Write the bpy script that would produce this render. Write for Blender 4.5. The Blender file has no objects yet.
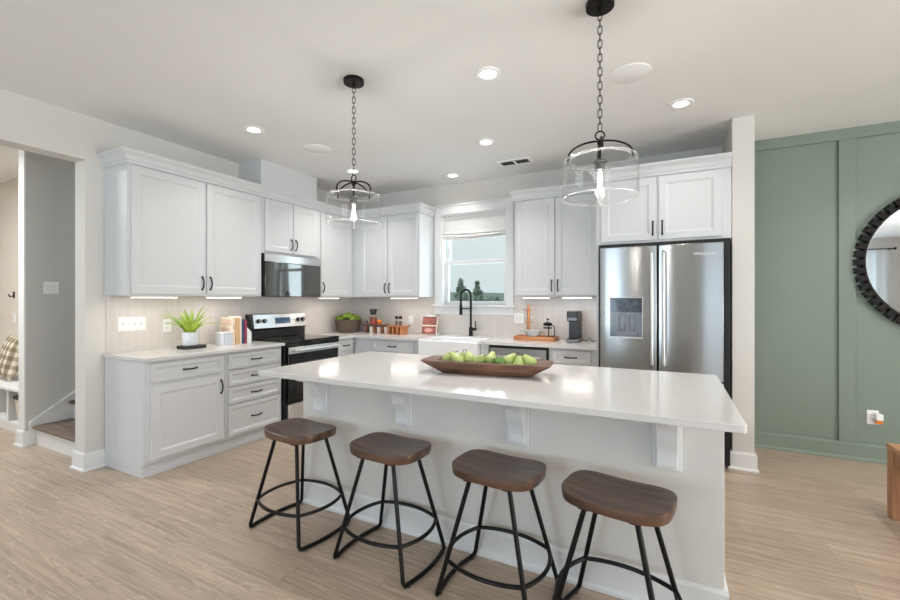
import bpy, bmesh, math, random
from mathutils import Vector, Matrix, noise
random.seed(7)
SC = bpy.context.scene
COL = SC.collection
PI = math.pi
H = 2.81                      # ceiling height
# ------------------------------------------------------------------ camera, world, light, exposure
cam = bpy.data.cameras.new('camera'); cam.sensor_width = 36; cam.lens = 424.7/900*36
cam.clip_start = .05; cam.clip_end = 500
camo = bpy.data.objects.new('camera', cam); COL.objects.link(camo)
camo.location = (0, 0, 1.35); camo.rotation_euler = (PI/2, 0, math.radians(27.4))
SC.camera = camo
SC.view_settings.view_transform = 'Standard'; SC.view_settings.look = 'None'
SC.view_settings.gamma = 1; SC.view_settings.use_curve_mapping = False
SC.view_settings.exposure = -.40
SC.cycles.max_bounces = 10; SC.cycles.diffuse_bounces = 6; SC.cycles.glossy_bounces = 5
SC.cycles.transparent_max_bounces = 16; SC.cycles.caustics_reflective = False; SC.cycles.caustics_refractive = False
SC.cycles.sample_clamp_indirect = 6

W = bpy.data.worlds.new('overcast_sky'); SC.world = W; W.use_nodes = True
nt = W.node_tree; nt.nodes.clear()
wo = nt.nodes.new('ShaderNodeOutputWorld'); bg = nt.nodes.new('ShaderNodeBackground')
tc = nt.nodes.new('ShaderNodeTexCoord'); sx = nt.nodes.new('ShaderNodeSeparateXYZ'); rp = nt.nodes.new('ShaderNodeValToRGB')
nz = nt.nodes.new('ShaderNodeTexNoise'); nz.inputs['Scale'].default_value = 5; nz.inputs['Detail'].default_value = 5
mp = nt.nodes.new('ShaderNodeMapping'); mp.inputs['Scale'].default_value = (1, 1, 5)
ad = nt.nodes.new('ShaderNodeMath'); ad.operation = 'MULTIPLY_ADD'; ad.inputs[1].default_value = .12
nt.links.new(tc.outputs['Generated'], sx.inputs[0]); nt.links.new(tc.outputs['Generated'], mp.inputs[0]); nt.links.new(mp.outputs[0], nz.inputs['Vector'])
nt.links.new(nz.outputs['Fac'], ad.inputs[0]); nt.links.new(sx.outputs['Z'], ad.inputs[2]); nt.links.new(ad.outputs[0], rp.inputs[0])
rp.color_ramp.elements[0].position = .04; rp.color_ramp.elements[0].color = (.62, .645, .66, 1)
rp.color_ramp.elements[1].position = .30; rp.color_ramp.elements[1].color = (.70, .715, .72, 1)
nt.links.new(rp.outputs[0], bg.inputs[0]); bg.inputs[1].default_value = 1.7
nt.links.new(bg.outputs[0], wo.inputs[0])

def area(name, loc, direction, sx_, sy_, power, col=(1, 1, 1), shape='RECTANGLE', spread=PI):
    l = bpy.data.lights.new(name, 'AREA'); l.shape = shape; l.size = sx_; l.size_y = sy_; l.energy = power; l.color = col; l.spread = spread
    o = bpy.data.objects.new(name, l); COL.objects.link(o); o.location = loc
    o.rotation_euler = Vector(direction).to_track_quat('-Z', 'Y').to_euler(); return o
DAY = (.815, .96, 1.15); DAY2 = (1.01, .955, .94)
# daylight through the living room windows behind the camera, an added unseen side window and the sink window
area('rear_window_daylight', (2.65, -4.30, 1.40), (0, 1, .9), 3.2, 2.2, 80, DAY)
area('rear_window_daylight', (-2.3, -4.30, 1.40), (0, 1, .9), 2.0, 2.2, 150, DAY)
area('side_window_fill', (5.10, 1.0, 1.40), (-1, 0, .9), 3.2, 2.2, 360, DAY2)  # added unseen source; warm tint and upward aim fill the room
area('sink_window_daylight', (-2.15, 5.05, 1.85), (0, -1, -.05), .8, 1.1, 18, (.85, .95, 1.05))
area('stair_daylight', (-4.78, 3.6, 4.2), (0, -.3, -1), .9, 1.6, 42, (.80, .92, 1))
area('hall_fill_lamp', (-5.9, .7, 2.78), (0, 0, -1), .5, .5, 75, (.92, .98, 1.0))  # added lamp out of view, lights the hall

# ------------------------------------------------------------------ materials
def L(c):
    return tuple(((x/255)/12.92 if x/255 <= .04045 else ((x/255+.055)/1.055)**2.4) for x in c) + (1,)
def new_mat(name):
    m = bpy.data.materials.new(name); m.use_nodes = True
    n = m.node_tree.nodes; return m, n, m.node_tree.links, n['Principled BSDF']
def P(name, col, rough=.5, metal=0, var=.04, scale=6, bump=0, bscale=60, stretch=(1, 1, 1), coat=0, spec=.5, col2=None):
    """plain procedural surface: colour varied by noise, optional bump"""
    m, n, k, b = new_mat(name)
    c = L(col)
    tcn = n.new('ShaderNodeTexCoord'); mpn = n.new('ShaderNodeMapping'); mpn.inputs['Scale'].default_value = stretch
    k.new(tcn.outputs['Object'], mpn.inputs[0])
    nn = n.new('ShaderNodeTexNoise'); nn.inputs['Scale'].default_value = scale; nn.inputs['Detail'].default_value = 4
    k.new(mpn.outputs[0], nn.inputs['Vector'])
    r = n.new('ShaderNodeValToRGB')
    c2 = L(col2) if col2 else tuple(min(1, x*(1+var)) for x in c[:3]) + (1,)
    c1 = c if col2 else tuple(x*(1-var) for x in c[:3]) + (1,)
    r.color_ramp.elements[0].position = .3; r.color_ramp.elements[0].color = c1
    r.color_ramp.elements[1].position = .7; r.color_ramp.elements[1].color = c2
    k.new(nn.outputs['Fac'], r.inputs[0]); k.new(r.outputs[0], b.inputs['Base Color'])
    b.inputs['Roughness'].default_value = rough; b.inputs['Metallic'].default_value = metal
    b.inputs['Coat Weight'].default_value = coat; b.inputs['Specular IOR Level'].default_value = spec
    if bump:
        n2 = n.new('ShaderNodeTexNoise'); n2.inputs['Scale'].default_value = bscale; n2.inputs['Detail'].default_value = 3
        k.new(mpn.outputs[0], n2.inputs['Vector'])
        bp = n.new('ShaderNodeBump'); bp.inputs['Strength'].default_value = bump; bp.inputs['Distance'].default_value = .01
        k.new(n2.outputs['Fac'], bp.inputs['Height']); k.new(bp.outputs[0], b.inputs['Normal'])
    return m
def emit(name, col, s):
    m, n, k, b = new_mat(name); b.inputs['Base Color'].default_value = (.9, .9, .9, 1)
    b.inputs['Emission Color'].default_value = L(col); b.inputs['Emission Strength'].default_value = s; return m
def thin_glass(name, tint=(255, 255, 255), boost=1.0):
    m, n, k, b = new_mat(name); n.remove(b)
    t = n.new('ShaderNodeBsdfTransparent'); t.inputs[0].default_value = L(tint)
    g = n.new('ShaderNodeBsdfGlossy'); g.inputs['Roughness'].default_value = .02
    fr = n.new('ShaderNodeLayerWeight'); fr.inputs['Blend'].default_value = .2
    mu = n.new('ShaderNodeMath'); mu.operation = 'MULTIPLY'; mu.inputs[1].default_value = boost; mu.use_clamp = True
    ge = n.new('ShaderNodeNewGeometry'); inv = n.new('ShaderNodeMath'); inv.operation = 'SUBTRACT'; inv.inputs[0].default_value = 1; k.new(ge.outputs['Backfacing'], inv.inputs[1])
    m2 = n.new('ShaderNodeMath'); m2.operation = 'MULTIPLY'; k.new(mu.outputs[0], m2.inputs[0]); k.new(inv.outputs[0], m2.inputs[1])   # reflect once per sheet, at its outer face
    mx = n.new('ShaderNodeMixShader'); k.new(fr.outputs['Fresnel'], mu.inputs[0]); k.new(m2.outputs[0], mx.inputs[0])
    k.new(t.outputs[0], mx.inputs[1]); k.new(g.outputs[0], mx.inputs[2]); k.new(mx.outputs[0], n['Material Output'].inputs[0]); return m
def wood(name, dark, light, rough=.4, scale=3.0, axis='X', coat=0):
    m, n, k, b = new_mat(name)
    tcn = n.new('ShaderNodeTexCoord'); mpn = n.new('ShaderNodeMapping')
    mpn.inputs['Scale'].default_value = {'X': (.12, 1, 1), 'Y': (1, .12, 1), 'Z': (1, 1, .12)}[axis]
    k.new(tcn.outputs['Object'], mpn.inputs[0])
    a = n.new('ShaderNodeTexNoise'); a.inputs['Scale'].default_value = scale*8; a.inputs['Detail'].default_value = 6; a.inputs['Distortion'].default_value = .6
    k.new(mpn.outputs[0], a.inputs['Vector'])
    r = n.new('ShaderNodeValToRGB'); r.color_ramp.elements[0].position = .32; r.color_ramp.elements[0].color = L(dark)
    r.color_ramp.elements[1].position = .7; r.color_ramp.elements[1].color = L(light)
    k.new(a.outputs['Fac'], r.inputs[0]); k.new(r.outputs[0], b.inputs['Base Color'])
    b.inputs['Roughness'].default_value = rough; b.inputs['Coat Weight'].default_value = coat; b.inputs['Coat Roughness'].default_value = .25
    bp = n.new('ShaderNodeBump'); bp.inputs['Strength'].default_value = .15; bp.inputs['Distance'].default_value = .004
    k.new(a.outputs['Fac'], bp.inputs['Height']); k.new(bp.outputs[0], b.inputs['Normal']); return m

def floor_mat():
    m, n, k, b = new_mat('vinyl_plank_floor')
    tcn = n.new('ShaderNodeTexCoord')
    br = n.new('ShaderNodeTexBrick'); br.offset = .37; br.offset_frequency = 2
    br.inputs['Scale'].default_value = 1; br.inputs['Brick Width'].default_value = 1.22; br.inputs['Row Height'].default_value = .18
    br.inputs['Mortar Size'].default_value = .0016; br.inputs['Mortar Smooth'].default_value = .3
    br.inputs['Color1'].default_value = (.0, .0, .0, 1); br.inputs['Color2'].default_value = (1, 1, 1, 1); br.inputs['Mortar'].default_value = (.5, .5, .5, 1)
    k.new(tcn.outputs['Object'], br.inputs['Vector'])
    mpn = n.new('ShaderNodeMapping'); mpn.inputs['Scale'].default_value = (.55, 6, 1)
    # shift grain per plank
    mulv = n.new('ShaderNodeVectorMath'); mulv.operation = 'MULTIPLY_ADD'
    mulv.inputs[1].default_value = (7, 3, 5); k.new(br.outputs['Color'], mulv.inputs[0]); k.new(tcn.outputs['Object'], mulv.inputs[2])
    k.new(mulv.outputs[0], mpn.inputs[0])
    g = n.new('ShaderNodeTexNoise'); g.inputs['Scale'].default_value = 1.7; g.inputs['Detail'].default_value = 3; g.inputs['Distortion'].default_value = .8
    k.new(mpn.outputs[0], g.inputs['Vector'])
    # cathedral grain: contour lines of the smooth field, thin and pale
    mt = n.new('ShaderNodeMath'); mt.operation = 'MULTIPLY'; mt.inputs[1].default_value = 11; k.new(g.outputs['Fac'], mt.inputs[0])
    fr = n.new('ShaderNodeMath'); fr.operation = 'PINGPONG'; fr.inputs[1].default_value = .5; k.new(mt.outputs[0], fr.inputs[0])
    m3 = n.new('ShaderNodeMapping'); m3.inputs['Scale'].default_value = (2, 48, 1); k.new(mulv.outputs[0], m3.inputs[0])
    fine = n.new('ShaderNodeTexNoise'); fine.inputs['Scale'].default_value = 1; fine.inputs['Detail'].default_value = 5; fine.inputs['Roughness'].default_value = .6; k.new(m3.outputs[0], fine.inputs['Vector'])
    r = n.new('ShaderNodeValToRGB')
    e = r.color_ramp.elements; e[0].position = .30; e[0].color = L((156, 137, 120)); e[1].position = .72; e[1].color = L((194, 175, 156))
    mid = e.new(.5); mid.color = L((176, 157, 139))
    k.new(fine.outputs['Fac'], r.inputs[0])
    gl = n.new('ShaderNodeValToRGB'); gl.color_ramp.elements[0].position = .36; gl.color_ramp.elements[0].color = (0, 0, 0, 1); gl.color_ramp.elements[1].position = .5; gl.color_ramp.elements[1].color = (.5, .5, .5, 1)
    k.new(fr.outputs[0], gl.inputs[0])
    base = n.new('ShaderNodeMixRGB'); base.inputs[2].default_value = L((206, 190, 174)); k.new(gl.outputs[0], base.inputs[0]); k.new(r.outputs[0], base.inputs[1])
    tone = n.new('ShaderNodeMixRGB'); tone.blend_type = 'MULTIPLY'; tone.inputs[0].default_value = 1
    tr = n.new('ShaderNodeValToRGB'); tr.color_ramp.elements[0].color = (.90, .89, .88, 1); tr.color_ramp.elements[1].color = (1.04, 1.03, 1.02, 1)
    k.new(br.outputs['Color'], tr.inputs[0]); k.new(base.outputs[0], tone.inputs[1]); k.new(tr.outputs[0], tone.inputs[2])
    gr = n.new('ShaderNodeMixRGB'); gr.blend_type = 'MULTIPLY'; gr.inputs[2].default_value = (.72, .69, .66, 1)
    k.new(br.outputs['Fac'], gr.inputs[0]); k.new(tone.outputs[0], gr.inputs[1]); k.new(gr.outputs[0], b.inputs['Base Color'])
    b.inputs['Roughness'].default_value = .36
    bp = n.new('ShaderNodeBump'); bp.inputs['Strength'].default_value = .12; bp.inputs['Distance'].default_value = .003
    k.new(fine.outputs['Fac'], bp.inputs['Height']); k.new(bp.outputs[0], b.inputs['Normal']); return m

def tile_mat(name, rot):
    """long pale picket tiles standing upright, staggered"""
    m, n, k, b = new_mat(name)
    tcn = n.new('ShaderNodeTexCoord'); se = n.new('ShaderNodeSeparateXYZ'); mpn = n.new('ShaderNodeCombineXYZ')
    k.new(tcn.outputs['Object'], se.inputs[0]); k.new(se.outputs['Z'], mpn.inputs[0]); k.new(se.outputs[rot], mpn.inputs[1])
    br = n.new('ShaderNodeTexBrick'); br.offset = .5
    br.inputs['Scale'].default_value = 1; br.inputs['Brick Width'].default_value = .24; br.inputs['Row Height'].default_value = .06
    br.inputs['Mortar Size'].default_value = .0022; br.inputs['Mortar Smooth'].default_value = .2; br.inputs['Bias'].default_value = 0
    br.inputs['Color1'].default_value = L((206, 200, 195)); br.inputs['Color2'].default_value = L((210, 204, 199)); br.inputs['Mortar'].default_value = L((218, 213, 209))
    k.new(mpn.outputs[0], br.inputs['Vector']); k.new(br.outputs['Color'], b.inputs['Base Color'])
    b.inputs['Roughness'].default_value = .22
    bp = n.new('ShaderNodeBump'); bp.inputs['Strength'].default_value = .12; bp.inputs['Distance'].default_value = .002; bp.invert = True
    k.new(br.outputs['Fac'], bp.inputs['Height']); k.new(bp.outputs[0], b.inputs['Normal']); return m

def steel_mat(name, col=(200, 200, 200), rough=.27):
    m, n, k, b = new_mat(name)
    tcn = n.new('ShaderNodeTexCoord'); mpn = n.new('ShaderNodeMapping'); mpn.inputs['Scale'].default_value = (2, 2, 700)
    k.new(tcn.outputs['Object'], mpn.inputs[0])
    g = n.new('ShaderNodeTexNoise'); g.inputs['Scale'].default_value = 1; g.inputs['Detail'].default_value = 2; k.new(mpn.outputs[0], g.inputs['Vector'])
    mr = n.new('ShaderNodeMapRange'); mr.inputs[3].default_value = rough-.04; mr.inputs[4].default_value = rough+.05
    k.new(g.outputs['Fac'], mr.inputs[0]); k.new(mr.outputs[0], b.inputs['Roughness'])
    b.inputs['Base Color'].default_value = L(col); b.inputs['Metallic'].default_value = 1
    b.inputs['Anisotropic'].default_value = .85; b.inputs['Anisotropic Rotation'].default_value = .25
    tg = n.new('ShaderNodeTangent'); tg.direction_type = 'RADIAL'; tg.axis = 'Z'; k.new(tg.outputs[0], b.inputs['Tangent'])
    return m

def glass_edge(name):  # whitish mix stands in for light caught in thick glass edges
    m, n, k, b = new_mat(name); n.remove(b)
    t = n.new('ShaderNodeBsdfTransparent'); g = n.new('ShaderNodeBsdfGlossy'); g.inputs['Roughness'].default_value = .15; d = n.new('ShaderNodeBsdfTranslucent'); d.inputs[0].default_value = (.95, .97, .97, 1)
    a = n.new('ShaderNodeMixShader'); a.inputs[0].default_value = .55; k.new(g.outputs[0], a.inputs[1]); k.new(d.outputs[0], a.inputs[2])
    x = n.new('ShaderNodeMixShader'); x.inputs[0].default_value = .36; k.new(t.outputs[0], x.inputs[1]); k.new(a.outputs[0], x.inputs[2]); k.new(x.outputs[0], n['Material Output'].inputs[0]); return m
M = dict(
 ceiling=P('ceiling_paint', (234, 234, 232), .9, var=.01, scale=2),
 wall=P('greige_wall_paint', (214, 211, 206), .85, var=.01, scale=3, bump=.03, bscale=220),
 hallwall=P('hall_wall_paint', (196, 196, 193), .85, var=.01, bump=.03, bscale=220),
 mudwall=P('warm_beige_wall_paint', (218, 208, 197), .85, var=.01, bump=.03, bscale=220),
 green=P('sage_green_paint', (124, 137, 126), .55, var=.015, scale=3, bump=.02, bscale=200),
 trim=P('white_trim_paint', (228, 229, 229), .4, var=.006),
 cab=P('white_cabinet_paint', (210, 212, 214), .5, var=.006),
 island=P('island_grey_white_paint', (216, 213, 208), .5, var=.006),
 quartz=P('white_quartz', (214, 212, 210), .13, var=.012, scale=14, spec=.5),
 black=P('matte_black_metal', (22, 21, 21), .42, .6, var=.1),
 bronze=P('dark_bronze_metal', (38, 34, 31), .4, .8, var=.15, scale=20),
 blackglass=P('black_glass', (12, 12, 13), .05, var=.1),
 blackplastic=P('black_plastic', (24, 24, 26), .35, var=.1),
 darkgap=P('appliance_black_gap_shade', (16, 17, 19), .5, var=.1),  # appliance black that also stands in for shade beside the refrigerator
 mirrorglass=P('tinted_mirror_glass', (112, 110, 108), .05, 1, var=.02),
 screen=P('blue_grey_screen', (70, 104, 140), .12, var=.3, scale=40),
 display=P('display_glass', (78, 88, 98), .1, var=.35, scale=30),
 steel=steel_mat('brushed_steel', (172, 172, 171), .24), steel2=steel_mat('handle_steel', (222, 222, 221), .3),
 steeldark=P('dark_steel', (110, 112, 113), .3, 1, var=.1),
 porcelain=P('white_porcelain', (240, 241, 243), .12, var=.005),
 plate=P('white_plate_plastic', (240, 240, 238), .35, var=.005),
 bulb=emit('glowing_filament', (255, 244, 226), 30), lamp=emit('lit_lens', (255, 248, 238), 14),
 strip=emit('lit_strip_lens', (255, 236, 214), 5),
 glassedge=glass_edge('glass_rim'),
 glass=thin_glass('clear_glass', (255, 255, 255), 1.3), pane=thin_glass('window_glass', (244, 250, 250), .6),
 seat=wood('walnut_stained_wood', (56, 37, 27), (112, 80, 60), .36, 2.2, 'X', .25),
 bowlwood=wood('dough_bowl_wood', (82, 54, 42), (132, 96, 76), .5, 3, 'X'),
 oak=wood('tan_oak_wood', (136, 92, 62), (186, 140, 102), .45, 2.5, 'X'),
 oakz=wood('tan_oak_wood_upright', (146, 102, 72), (192, 146, 108), .45, 2.5, 'Z'),
 teak=wood('warm_tray_wood', (158, 98, 58), (200, 138, 92), .45, 3, 'X'),
 mahog=wood('reddish_brown_wood', (92, 52, 36), (142, 88, 62), .45, 3, 'X'),
 tread=wood('stair_tread_wood', (88, 72, 62), (128, 108, 94), .45, 2.5, 'X'),
 floor=floor_mat(),
 tileL=tile_mat('picket_tile_side', 'Y'), tileB=tile_mat('picket_tile_window', 'X'),
 pear=P('pear_skin', (150, 172, 92), .4, var=.25, scale=9, col2=(204, 212, 142)),
 peardark=P('dark_pear_skin', (74, 112, 40), .4, var=.2, scale=9, col2=(104, 140, 58)),
 stem=P('stem_brown', (74, 56, 36), .7, var=.2),
 fern=P('fern_leaf', (132, 180, 44), .5, var=.3, scale=14, col2=(204, 220, 88)),
 moss=P('moss', (82, 106, 28), .9, var=.4, scale=30, bump=.6, bscale=90, col2=(122, 142, 50)),
 basket=P('brown_planter', (86, 72, 60), .8, var=.2, scale=30, bump=.5, bscale=120),
 pot=P('grey_white_ceramic', (216, 219, 226), .4, var=.03),
 slate=P('black_cover', (38, 38, 40), .5, var=.15, scale=20),
 soil=P('dark_soil', (46, 40, 26), .95, var=.3, scale=60),
 paper=P('book_paper', (232, 226, 214), .8, var=.03, stretch=(1, 1, 60)),
 tanbook=P('tan_book_cloth', (206, 170, 126), .7, var=.08), bluebook=P('dark_blue_book_cloth', (66, 72, 104), .7, var=.3, scale=30),
 magbook=P('magenta_book_cloth', (150, 60, 84), .7, var=.3, scale=30), creambook=P('cream_book_cloth', (234, 222, 206), .7, var=.03),
 ornate=P('ornate_print', (196, 150, 116), .7, var=.2, scale=60, col2=(238, 228, 214)),
 redprint=P('red_food_print', (122, 50, 50), .5, var=.4, scale=45, col2=(176, 110, 98)),
 darkprint=P('dark_photo_print', (78, 50, 46), .5, var=.4, scale=45, col2=(150, 96, 84)),
 palefood=P('pale_food_print', (228, 196, 180), .5, var=.2, scale=60, col2=(190, 96, 90)),
 orange=P('orange_skin', (226, 128, 40), .5, var=.1, bump=.1, bscale=150),
 jarfill=P('amber_jar_contents', (140, 72, 44), .3, var=.3, scale=40, col2=(96, 50, 34)),
 label=P('red_jar_wrap', (166, 62, 58), .6, var=.15), 
 copper=P('pale_cup_ceramic', (232, 222, 214), .3, var=.03),
 pepper=P('ground_spice', (120, 110, 100), .8, var=.4, scale=90),
 pattern=P('speckled_bowl_glaze', (236, 236, 236), .3, var=.1, scale=60, col2=(150, 150, 156)),
 coffee=P('black_coffee', (22, 14, 10), .1, var=.2),
 keurig=P('charcoal_plastic', (54, 55, 58), .38, var=.08), keurig2=P('grey_plastic', (120, 122, 126), .3, .3, var=.08),
 mirror=P('mirror_silver', (242, 244, 244), .01, 1, var=0),
 shade=P('white_shade_linen', (230, 230, 228), .9, var=.04, scale=40, bump=.15, bscale=300),
 hedge=P('hazed_hedge_leaves', (176, 190, 184), .9, var=.3, scale=2, col2=(192, 204, 198)),  # distance haze is mixed into the hedge colour
 leaf1=P('hazed_conifer_needles', (140, 156, 144), .9, var=.3, scale=3, col2=(168, 180, 168)), leaf2=P('hazed_bush_leaves', (128, 148, 134), .9, var=.3, scale=3, col2=(162, 176, 162)),  # pale grey-green carries the haze over the trees
 bark=P('tree_bark', (84, 72, 62), .9, var=.3), field=P('far_field_grass', (120, 134, 112), 1, var=.2, scale=.2),
 canvas=P('cream_canvas', (214, 205, 190), .9, var=.05, bump=.2, bscale=200), 
 logo=P('pale_lettering', (236, 236, 236), .35, 0, var=.02),
)
def plaid():
    m, n, k, b = new_mat('tan_plaid_fabric')
    tcn = n.new('ShaderNodeTexCoord')
    def wave(d, s):
        w = n.new('ShaderNodeTexWave'); w.wave_type = 'BANDS'; w.bands_direction = d; w.inputs['Scale'].default_value = s
        k.new(tcn.outputs['Object'], w.inputs['Vector'])
        r = n.new('ShaderNodeValToRGB'); r.color_ramp.elements[0].position = .42; r.color_ramp.elements[1].position = .55
        r.color_ramp.elements[0].color = L((168, 156, 136)); r.color_ramp.elements[1].color = L((238, 232, 220)); k.new(w.outputs['Fac'], r.inputs[0]); return r
    a, c = wave('X', 3.4), wave('Z', 3.4)
    mx = n.new('ShaderNodeMixRGB'); mx.blend_type = 'MULTIPLY'; mx.inputs[0].default_value = .8
    k.new(a.outputs[0], mx.inputs[1]); k.new(c.outputs[0], mx.inputs[2]); k.new(mx.outputs[0], b.inputs['Base Color']); b.inputs['Roughness'].default_value = .9; return m
M['plaid'] = plaid()
def sheer():
    m, n, k, b = new_mat('white_sheer_curtain')
    tcn = n.new('ShaderNodeTexCoord'); w = n.new('ShaderNodeTexNoise'); w.inputs['Scale'].default_value = 220; k.new(tcn.outputs['Object'], w.inputs['Vector'])
    cr_ = n.new('ShaderNodeValToRGB'); cr_.color_ramp.elements[0].color = (.86, .87, .88, 1); cr_.color_ramp.elements[1].color = (.93, .94, .95, 1); k.new(w.outputs['Fac'], cr_.inputs[0])
    k.new(cr_.outputs[0], b.inputs['Base Color']); b.inputs['Roughness'].default_value = .9
    t = n.new('ShaderNodeBsdfTranslucent'); k.new(cr_.outputs[0], t.inputs[0]); tr = n.new('ShaderNodeBsdfTransparent')
    x = n.new('ShaderNodeMixShader'); x.inputs[0].default_value = .55; k.new(b.outputs[0], x.inputs[1]); k.new(t.outputs[0], x.inputs[2])
    y = n.new('ShaderNodeMixShader'); y.inputs[0].default_value = .3; k.new(x.outputs[0], y.inputs[1]); k.new(tr.outputs[0], y.inputs[2]); k.new(y.outputs[0], n['Material Output'].inputs[0]); return m
M['curtain'] = sheer()

# ------------------------------------------------------------------ mesh helpers
def box(bm, x0, x1, y0, y1, z0, z1):
    vs = [bm.verts.new(v) for v in ((x0, y0, z0), (x1, y0, z0), (x1, y1, z0), (x0, y1, z0), (x0, y0, z1), (x1, y0, z1), (x1, y1, z1), (x0, y1, z1))]
    for f in ((0, 3, 2, 1), (4, 5, 6, 7), (0, 1, 5, 4), (1, 2, 6, 5), (2, 3, 7, 6), (3, 0, 4, 7)): bm.faces.new([vs[i] for i in f])
    return bm
def B(*a):
    bm = bmesh.new()
    for q in (a if isinstance(a[0], (tuple, list)) else [a]): box(bm, *q)
    return bm
def tube(bm, pts, r, seg=10, closed=False, rads=None):
    pts = [Vector(p) for p in pts]; n = len(pts); rings = []
    t0 = (pts[1]-pts[0]).normalized(); up = Vector((0, 0, 1)) if abs(t0.z) < .9 else Vector((1, 0, 0))
    u = t0.cross(up).normalized()
    for i, p in enumerate(pts):
        if closed: t = (pts[(i+1) % n]-pts[i-1]).normalized()
        else: t = (pts[min(i+1, n-1)]-pts[max(i-1, 0)]).normalized()
        u = (u-t*u.dot(t)).normalized(); v = t.cross(u)
        rr = rads[i] if rads else r
        rings.append([bm.verts.new(p+(u*math.cos(2*PI*j/seg)+v*math.sin(2*PI*j/seg))*rr) for j in range(seg)])
    for i in range(n if closed else n-1):
        a, b2 = rings[i], rings[(i+1) % n]
        for j in range(seg): bm.faces.new([a[j], a[(j+1) % seg], b2[(j+1) % seg], b2[j]])
    if not closed: bm.faces.new(list(reversed(rings[0]))); bm.faces.new(rings[-1])
    return bm
def T(pts, r, seg=10, closed=False, rads=None): return tube(bmesh.new(), pts, r, seg, closed, rads)
def lathe(prof, seg=32, c=(0, 0, 0), bm=None, cap=True):
    """prof: (radius, z) from bottom to top; radius 0 closes"""
    bm = bm or bmesh.new(); cx, cy, cz = c; rings = []
    for r, z in prof:
        if r <= 1e-6: rings.append([bm.verts.new((cx, cy, cz+z))])
        else: rings.append([bm.verts.new((cx+r*math.cos(2*PI*j/seg), cy+r*math.sin(2*PI*j/seg), cz+z)) for j in range(seg)])
    for a, b2 in zip(rings, rings[1:]):
        for j in range(seg):
            f = [a[j % len(a)], a[(j+1) % len(a)], b2[(j+1) % len(b2)], b2[j % len(b2)]]
            f = list(dict.fromkeys(f))
            if len(f) > 2: bm.faces.new(f)
    if cap:
        if len(rings[0]) > 1: bm.faces.new(list(reversed(rings[0])))
        if len(rings[-1]) > 1: bm.faces.new(rings[-1])
    return bm
def prism(poly, mat4, depth, bm=None):
    """2D polygon in (u, v) extruded along n by depth, placed by a 4x4 matrix"""
    bm = bm or bmesh.new()
    a = [bm.verts.new(mat4 @ Vector((u, v, 0))) for u, v in poly]; b2 = [bm.verts.new(mat4 @ Vector((u, v, depth))) for u, v in poly]
    n = len(poly); bm.faces.new(list(reversed(a))); bm.faces.new(b2)
    for i in range(n): bm.faces.new([a[i], a[(i+1) % n], b2[(i+1) % n], b2[i]])
    return bm
def basis(o, u, n):
    """local axes u (width), world Z (height), n (outward)"""
    u = Vector(u); n = Vector(n); v = n.cross(u)
    m = Matrix((u, v, n)).transposed().to_4x4(); m.translation = Vector(o); return m
def sgrid(rings, bm=None, capa=True, capb=True):
    bm = bm or bmesh.new(); R = [[bm.verts.new(p) for p in r] for r in rings]; n = len(R[0])
    for a, b2 in zip(R, R[1:]):
        for j in range(n): bm.faces.new([a[j], a[(j+1) % n], b2[(j+1) % n], b2[j]])
    if capa: bm.faces.new(list(reversed(R[0])))
    if capb: bm.faces.new(R[-1])
    return bm
def arc(c, r, a0, a1, n, plane='xz'):
    o = []
    for i in range(n+1):
        a = math.radians(a0+(a1-a0)*i/n); p, q = r*math.cos(a), r*math.sin(a)
        o.append({'xz': (c[0]+p, c[1], c[2]+q), 'yz': (c[0], c[1]+p, c[2]+q), 'xy': (c[0]+p, c[1]+q, c[2])}[plane])
    return o

ORI = {}
def wloc(o):
    return ORI.get(o.name, Vector((0, 0, 0)))
def link(o, parent=None):
    COL.objects.link(o)
    if parent: o.parent = parent
    return o
def obj(name, bm, mat, parent=None, bevel=0, smooth=True, seg=2, origin=None, kind=None):
    bmesh.ops.recalc_face_normals(bm, faces=bm.faces[:])
    org = wloc(parent) if parent else Vector(origin or (0, 0, 0))
    if org.length: bmesh.ops.translate(bm, verts=bm.verts[:], vec=-org)
    me = bpy.data.meshes.new(name); bm.to_mesh(me); bm.free()
    o = bpy.data.objects.new(name, me); link(o, parent)
    if not parent: o.location = org
    ORI[o.name] = org
    for m_ in (mat if isinstance(mat, list) else [mat]): me.materials.append(m_)
    if smooth: me.shade_smooth() if hasattr(me, 'shade_smooth') else None; me.set_sharp_from_angle(angle=math.radians(34))
    if bevel:
        b = o.modifiers.new('bevel', 'BEVEL'); b.width = bevel; b.segments = seg; b.limit_method = 'ANGLE'; b.angle_limit = math.radians(40); b.harden_normals = False
    if kind: o['kind'] = kind
    return o
def thing(name, label, cat, loc=(0, 0, 0), group=None):
    o = bpy.data.objects.new(name, None); COL.objects.link(o); o.location = loc; o.empty_display_size = .05
    ORI[o.name] = Vector(loc); o['label'] = label; o['category'] = cat
    if group: o['group'] = group
    return o
def tag(o, label, cat, group=None):
    o['label'] = label; o['category'] = cat
    if group: o['group'] = group
    return o
def struct(name, bm, mat, parent=None, **k):
    o = obj(name, bm, mat, parent, **k)
    if not parent: o['kind'] = 'structure'
    return o
def dup(root, loc, rz=0, label=None):
    r = root.copy(); COL.objects.link(r); r.location = loc; r.rotation_euler = (0, 0, rz)
    if label: r['label'] = label
    for ch in list(root.children):
        c = ch.copy(); COL.objects.link(c); c.parent = r
        for g in list(ch.children):
            d = g.copy(); COL.objects.link(d); d.parent = c
    return r

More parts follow.
